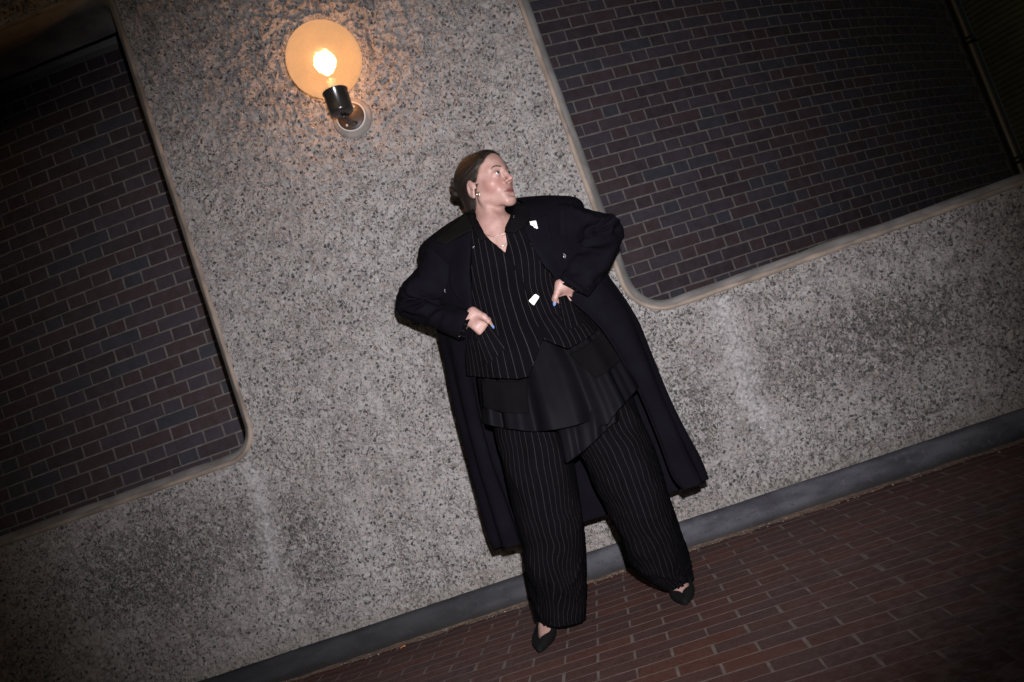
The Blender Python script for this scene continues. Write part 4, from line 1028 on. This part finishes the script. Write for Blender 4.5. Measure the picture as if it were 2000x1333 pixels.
# ---- overcoat
CK = [  # FL, SL, BL, BR, SR, FR  (picture px) and their depths
    [((926, 416), -.615), ((908, 418), -.575), ((925, 412), -.515), ((1000, 394), -.515), ((1022, 403), -.575), ((1004, 408), -.615)],
    [((924, 440), -.655), ((868, 452), -.570), ((880, 440), -.480), ((1050, 390), -.480), ((1078, 394), -.570), ((1018, 436), -.660)],
    [((920, 470), -.690), ((834, 481), -.560), ((850, 478), -.450), ((1100, 402), -.450), ((1118, 399), -.560), ((1030, 462), -.695)],
    [((918, 520), -.705), ((836, 522), -.550), ((855, 520), -.425), ((1110, 440), -.425), ((1136, 440), -.550), ((1052, 500), -.705)],
    [((920, 570), -.700), ((852, 580), -.540), ((868, 580), -.415), ((1130, 500), -.415), ((1152, 500), -.545), ((1084, 545), -.690)],
    [((925, 625), -.680), ((869, 640), -.530), ((885, 640), -.405), ((1150, 560), -.405), ((1184, 545), -.540), ((1120, 590), -.665)],
    [((925, 690), -.655), ((884, 700), -.525), ((905, 700), -.400), ((1190, 625), -.400), ((1224, 610), -.535), ((1180, 650), -.640)],
    [((938, 795), -.620), ((906, 800), -.520), ((930, 800), -.395), ((1235, 720), -.395), ((1268, 704), -.530), ((1240, 752), -.610)],
    [((965, 895), -.590), ((930, 900), -.510), ((955, 900), -.390), ((1275, 812), -.390), ((1308, 800), -.520), ((1282, 850), -.585)],
    [((998, 990), -.570), ((956, 1000), -.500), ((985, 1000), -.385), ((1312, 900), -.385), ((1344, 884), -.510), ((1312, 930), -.570)],
    [((1024, 1064), -.560), ((979, 1068), -.495), ((1010, 1064), -.380), ((1335, 955), -.380), ((1370, 941), -.500), ((1336, 958), -.560)]]
K = np.array([[W(*p, d) for p, d in row] for row in CK])
rows_ = catmull(K, np.linspace(0, len(CK)-1, 190))
NC = 150
Pt = np.stack([catmull(r_, np.linspace(0, 5, NC)) for r_ in rows_])
N = grid_normals(Pt, False)
ctr = Pt.mean(1, keepdims=True); N *= np.sign((N*(Pt-ctr)).sum(-1).mean())
Tt = np.linspace(0, 1, 190)[:, None]+0*np.arange(NC)[None]; Ss = np.linspace(0, 1, NC)[None]+0*Tt
drape = .012*smooth(.3, 1, Tt)*np.cos(Ss*2*math.pi*6.5+.8+.8*np.sin(Ss*9))+wrinkle(.008, 4.5, 2.2, 200)(0, 0, Pt)
Pt = Pt+N*(drape*(1-.75*np.exp(-(np.minimum(Ss, 1-Ss)/.03)**2)))[..., None]
UV = np.stack([Ss*1.5, Tt*1.2], -1)
Qc = grid_quads(190, NC, False)
coat = solid('overcoat', Pt, Qc, UV, M_COAT, person, .004)
B_COAT = bvh_of(coat)
def sleeve(name, secs, amp, seed):
    def fold(TH, T, Pt):
        k = np.exp(-((T-.5)/.22)**2)
        return amp*(.45+.9*k)*((.5-np.abs(vnoise(TH*1.1, T*13, 0*T, seed)))*1.5+.7*vnoise(TH*1.6, T*7, 0*T, seed+3))*smooth(0, .08, T)*(1-smooth(.93, 1, T)*.8)
    Pt, N, UV = garment_tube(secs, 130, 84, fold, .92)
    return solid(name, Pt, grid_quads(130, 84, True), UV, M_COAT, coat, .004)
sl = sleeve('coat_sleeve', [((838, 476), (905, 548), -.560, .090, .085), ((824, 512), (884, 575), -.555, .090, .085), ((808, 534), (872, 586), -.535, .088, .085), ((788, 556), (864, 590), -.515, .085, .08), ((776, 582), (862, 592), -.50, .082, .08), ((779, 606), (868, 590), -.51, .080, .078), ((816, 626), (882, 594), -.55, .078, .072), ((860, 645), (902, 601), -.61, .072, .066), ((899, 664), (923, 609), -.665, .064, .056)], .020, 300)
sr_ = sleeve('coat_sleeve', [((1092, 396), (1098, 500), -.560, .090, .085), ((1118, 399), (1122, 488), -.555, .090, .085), ((1150, 409), (1132, 478), -.54, .088, .085), ((1180, 417), (1138, 474), -.52, .085, .08), ((1204, 424), (1137, 476), -.505, .084, .08), ((1218, 452), (1131, 484), -.505, .084, .08), ((1207, 490), (1121, 498), -.54, .080, .074), ((1186, 530), (1108, 517), -.59, .074, .068), ((1164, 562), (1097, 534), -.63, .068, .062), ((1149, 581), (1088, 544), -.655, .062, .056)], .020, 330)
def cuff(secs):
    Pt, N, UV = garment_tube(secs, 16, 48, None, .92); return solid('shirt_cuff', Pt, grid_quads(16, 48, True), UV, M_PIN, person, .003)
cuff([((885, 655), (912, 606), -.645, .050, .046), ((906, 663), (927, 613), -.668, .048, .044)])
cuff([((1158, 570), (1094, 538), -.635, .052, .048), ((1142, 578), (1086, 551), -.658, .050, .046)])
B_ALL = bvh_of(coat, sl, sr_, vest)
# collars and lapels
patch('coat_collar', B_COAT, [(926, 410), (908, 422), (880, 446), (849, 473)], [(926, 452), (910, 456), (893, 466), (871, 479)], 12, 24, .008, M_COAT2, coat, .005, .004)
patch('coat_lapel', B_COAT, [(925, 450), (919, 500), (919, 550), (929, 612)], [(893, 468), (882, 520), (884, 565), (922, 612)], 16, 26, .006, M_COAT, coat, .005, .004)
patch('coat_lapel', B_COAT, [(1006, 452), (1030, 478), (1056, 510), (1089, 548)], [(1068, 420), (1076, 455), (1080, 492), (1092, 546)], 16, 26, .006, M_COAT, coat, .005, .004)
patch('shirt_collar', B_ALL, [(992, 398), (988, 420), (979, 440), (977, 452)], [(1030, 404), (1036, 424), (1026, 442), (1006, 456)], 14, 20, .020, M_MATTE, person, .005, .005)
patch('shirt_collar', B_ALL, [(924, 408), (930, 428), (938, 446), (952, 466)], [(912, 420), (922, 440), (928, 455), (940, 472)], 8, 18, .012, M_MATTE, person, .005, .003)

# brooches and buttons
B_TOP = bvh_of(coat, vest, *[o for o in coat.children], *[o for o in person.children if o.name.startswith(('shirt_collar', 'front_edge'))])
def plate(name, px, off, mat, parent, th=.004, lift=None):
    """flat rounded plate with the given picture corners on the cloth"""
    cu, cv = np.mean(px, axis=0); c0 = hit(B_TOP, cu, cv, off); C = [W(u, v, c0[1]) for u, v in px]
    C = np.array(C); n = len(C); ring = []
    for k in range(n):
        p, q, r_ = C[k-1], C[k], C[(k+1) % n]
        for t in (.22, .08): ring.append(q+(p-q)*t)
        for t in (.08, .22): ring.append(q+(r_-q)*t)
    ring = np.array(ring); m = len(ring); ctr_ = ring.mean(0); fw = np.array([0, -1.0, 0])
    lay = [ring-fw*th, ring, ctr_+(ring-ctr_)*.93+fw*th*.35]
    V_ = np.concatenate(lay+[(ctr_+fw*th*.4)[None]]); i = np.arange(m)
    Fq = np.concatenate([np.stack([k*m+i, k*m+(i+1) % m, (k+1)*m+(i+1) % m, (k+1)*m+i], 1) for k in (0, 1)]); Ft = np.stack([2*m+i, 2*m+(i+1) % m, 0*i+3*m], 1)
    return plink(name, mesh(name, V_-BASE, [Fq, Ft]), mat, parent, False), c0
br, c0 = plate('brooch', [(1045.5, 574), (1054, 580), (1042.5, 597.5), (1032, 588)], .009, M_WHITE, vest)
ribbon_tube('brooch_pin', [W(1044.5, 581, c0[1]-.003), W(1042.6, 584.5, c0[1]-.0035), W(1042.3, 588, c0[1]-.003)], [.0016, .0011, .0016], M_INK, br)
br, c0 = plate('brooch', [(1034, 433), (1047, 431), (1051, 447), (1046, 449), (1041, 442), (1036, 440)], .009, M_WHITE, coat)
ribbon_tube('brooch_pin', [W(1041, 438, c0[1]-.003), W(1043.5, 439.5, c0[1]-.0035), W(1043.5, 443, c0[1]-.003)], [.0012, .0010, .0012], M_INK, br)
p = hit(B_TOP, 1002, 421, .004)
ribbon_tube('collar_tip', [hit(B_TOP, *q, .003) for q in ((1000.5, 413.5), (1003, 417), (1004, 422), (1003, 427))], [.0016, .0022, .0026, .0016], M_SILVER, person)
def ring_button(u, v, r_, parent):
    p = hit(B_TOP, u, v, .002); a = np.array([1.0, 0, 0]); b_ = np.array([0, -.15, .99])
    pts = [p+r_*(math.cos(t)*a+math.sin(t)*b_) for t in np.linspace(0, 2*math.pi, 17)]
    o = blob('button', p, (r_, r_*.3, r_), M_INK, parent); ribbon_tube('button_rim', pts, .0007, m_plain('button_rim', (.30, .29, .28), .3, .1, 30), o, 6)
ring_button(1100, 501, .0085, coat); ring_button(926.5, 484, .0045, coat); ring_button(872, 568, .007, coat)
for k in range(5): blob('sleeve_button', hit(B_ALL, 914-k*4.2, 629+k*7.0, .003), (.0035, .002, .0035), M_INK, coat)
# jewellery
def skin_at(u, v, off=.0012):
    d = ray(u, v); d = d/np.linalg.norm(d); h = B_SKIN.ray_cast(Vector(CO), Vector(d)); return np.array(h[0])-d*off if h[0] is not None else W(u, v, -.63)
M_CHAIN = m_plain('chain', (.60, .54, .50), .25, .1, 40, metal=1.0)
ribbon_tube('necklace', [skin_at(*q) for q in ((938, 452), (950, 459), (962, 462), (975, 460), (986, 456))], .0008, M_CHAIN, person, 6)
ribbon_tube('necklace', [skin_at(*q) for q in ((962, 474), (970, 479), (978, 482), (985, 479), (990, 474))], .0008, M_CHAIN, person, 6)
for u, v, r_ in ((922, 374, .0030), (924.5, 376.5, .0018)): blob('ear_stud', skin_at(u, v, .001), (r_,)*3, M_SILVER)
pe = skin_at(934, 380, .002)
ribbon_tube('earring', [pe+.0065*(math.cos(t)*HR[:, 1]+math.sin(t)*np.array([0, 0, 1.0])) for t in np.linspace(0, 2*math.pi, 13)], .0018, M_SILVER, person, 8)
# painted thumb nails
M_NAIL = m_plain('blue_nail', (.10, .155, .34), .3, .08, 30)
for side in ('l', 'r'):
    b_, c_, d_ = THUMB[side]; ax_ = (d_-c_)/np.linalg.norm(d_-c_); nn = np.array([.10 if side == 'l' else 0, -1.0, .1]); nn -= ax_*(nn@ax_); nn /= np.linalg.norm(nn)
    blob('thumb_nail', d_+ax_*.001+nn*.0046, (.0058, .0022, .0100), M_NAIL, person, np.stack([np.cross(nn, ax_), nn, ax_], 1))

# ---- pointed black shoes
M_SHOE = m_plain('black_suede', (.0038, .0036, .0035), .8, .25, 30, .001, 200, spec=.12); M_SOLE = m_plain('sole', (.008, .0075, .0075), .4, .2, 20, spec=.3)
def shoe(tip, ankle):
    d = ankle-tip; d[2] = 0; d /= np.linalg.norm(d); w_ = np.cross([0, 0, 1.0], d); Lh = .245
    prof = [(-.002, .0003, .0065, .0075), (.003, .006, .001, .015), (.012, .012, .0, .022), (.035, .026, 0, .032), (.065, .037, 0, .042), (.100, .041, .002, .050), (.135, .038, .010, .058), (.175, .034, .022, .068), (.215, .031, .030, .078), (.240, .024, .034, .084), (.250, .010, .037, .084)]
    A = catmull(np.array(prof), np.linspace(0, len(prof)-1, 60)); n = 40; th = np.arange(n)*2*math.pi/n
    Pt = np.zeros((60, n, 3))
    for k in range(60):
        dd, hw, z0, z1 = A[k]; gap = .95*smooth(17, 26, k)*(1-.35*smooth(44, 58, k))+.001
        tt_ = math.pi/2+gap+(2*math.pi-2*gap)*np.linspace(0, 1, n); c_, s_ = np.cos(tt_), np.sin(tt_)
        zz = (z0+z1)/2+(z1-z0)/2*np.sign(s_)*np.abs(s_)**.75; yy = max(hw, .0004)*np.sign(c_)*np.abs(c_)**.8*(1-.25*np.maximum(s_, 0)**2)
        Pt[k] = tip*[1, 1, 0]+d*dd+yy[:, None]*w_+np.stack([0*zz, 0*zz, np.maximum(zz, .001)], -1)
    Q_ = grid_quads(60, n, False); opening = np.zeros(len(Q_), bool)
    s_o = solid('shoe', Pt, Q_[~opening], np.zeros((60, n, 2)), M_SHOE, person, .003)
    hp = tip*[1, 1, 0]+d*.222
    plink('heel', tube_mesh('heel', [hp+[0, 0, .001]-BASE, hp+[0, 0, .018]-BASE, hp+[0, 0, .036]-BASE], [.010, .012, .021], 14), M_SOLE, s_o)
    pts = [tip*[1, 1, 0]+d*.05+w_*.036*q+[0, 0, .002] for q in ()]
shoe(LTIP.copy(), W(1078, 1222, -.555)); shoe(RTIP.copy(), W(1330, 1140, -.555))
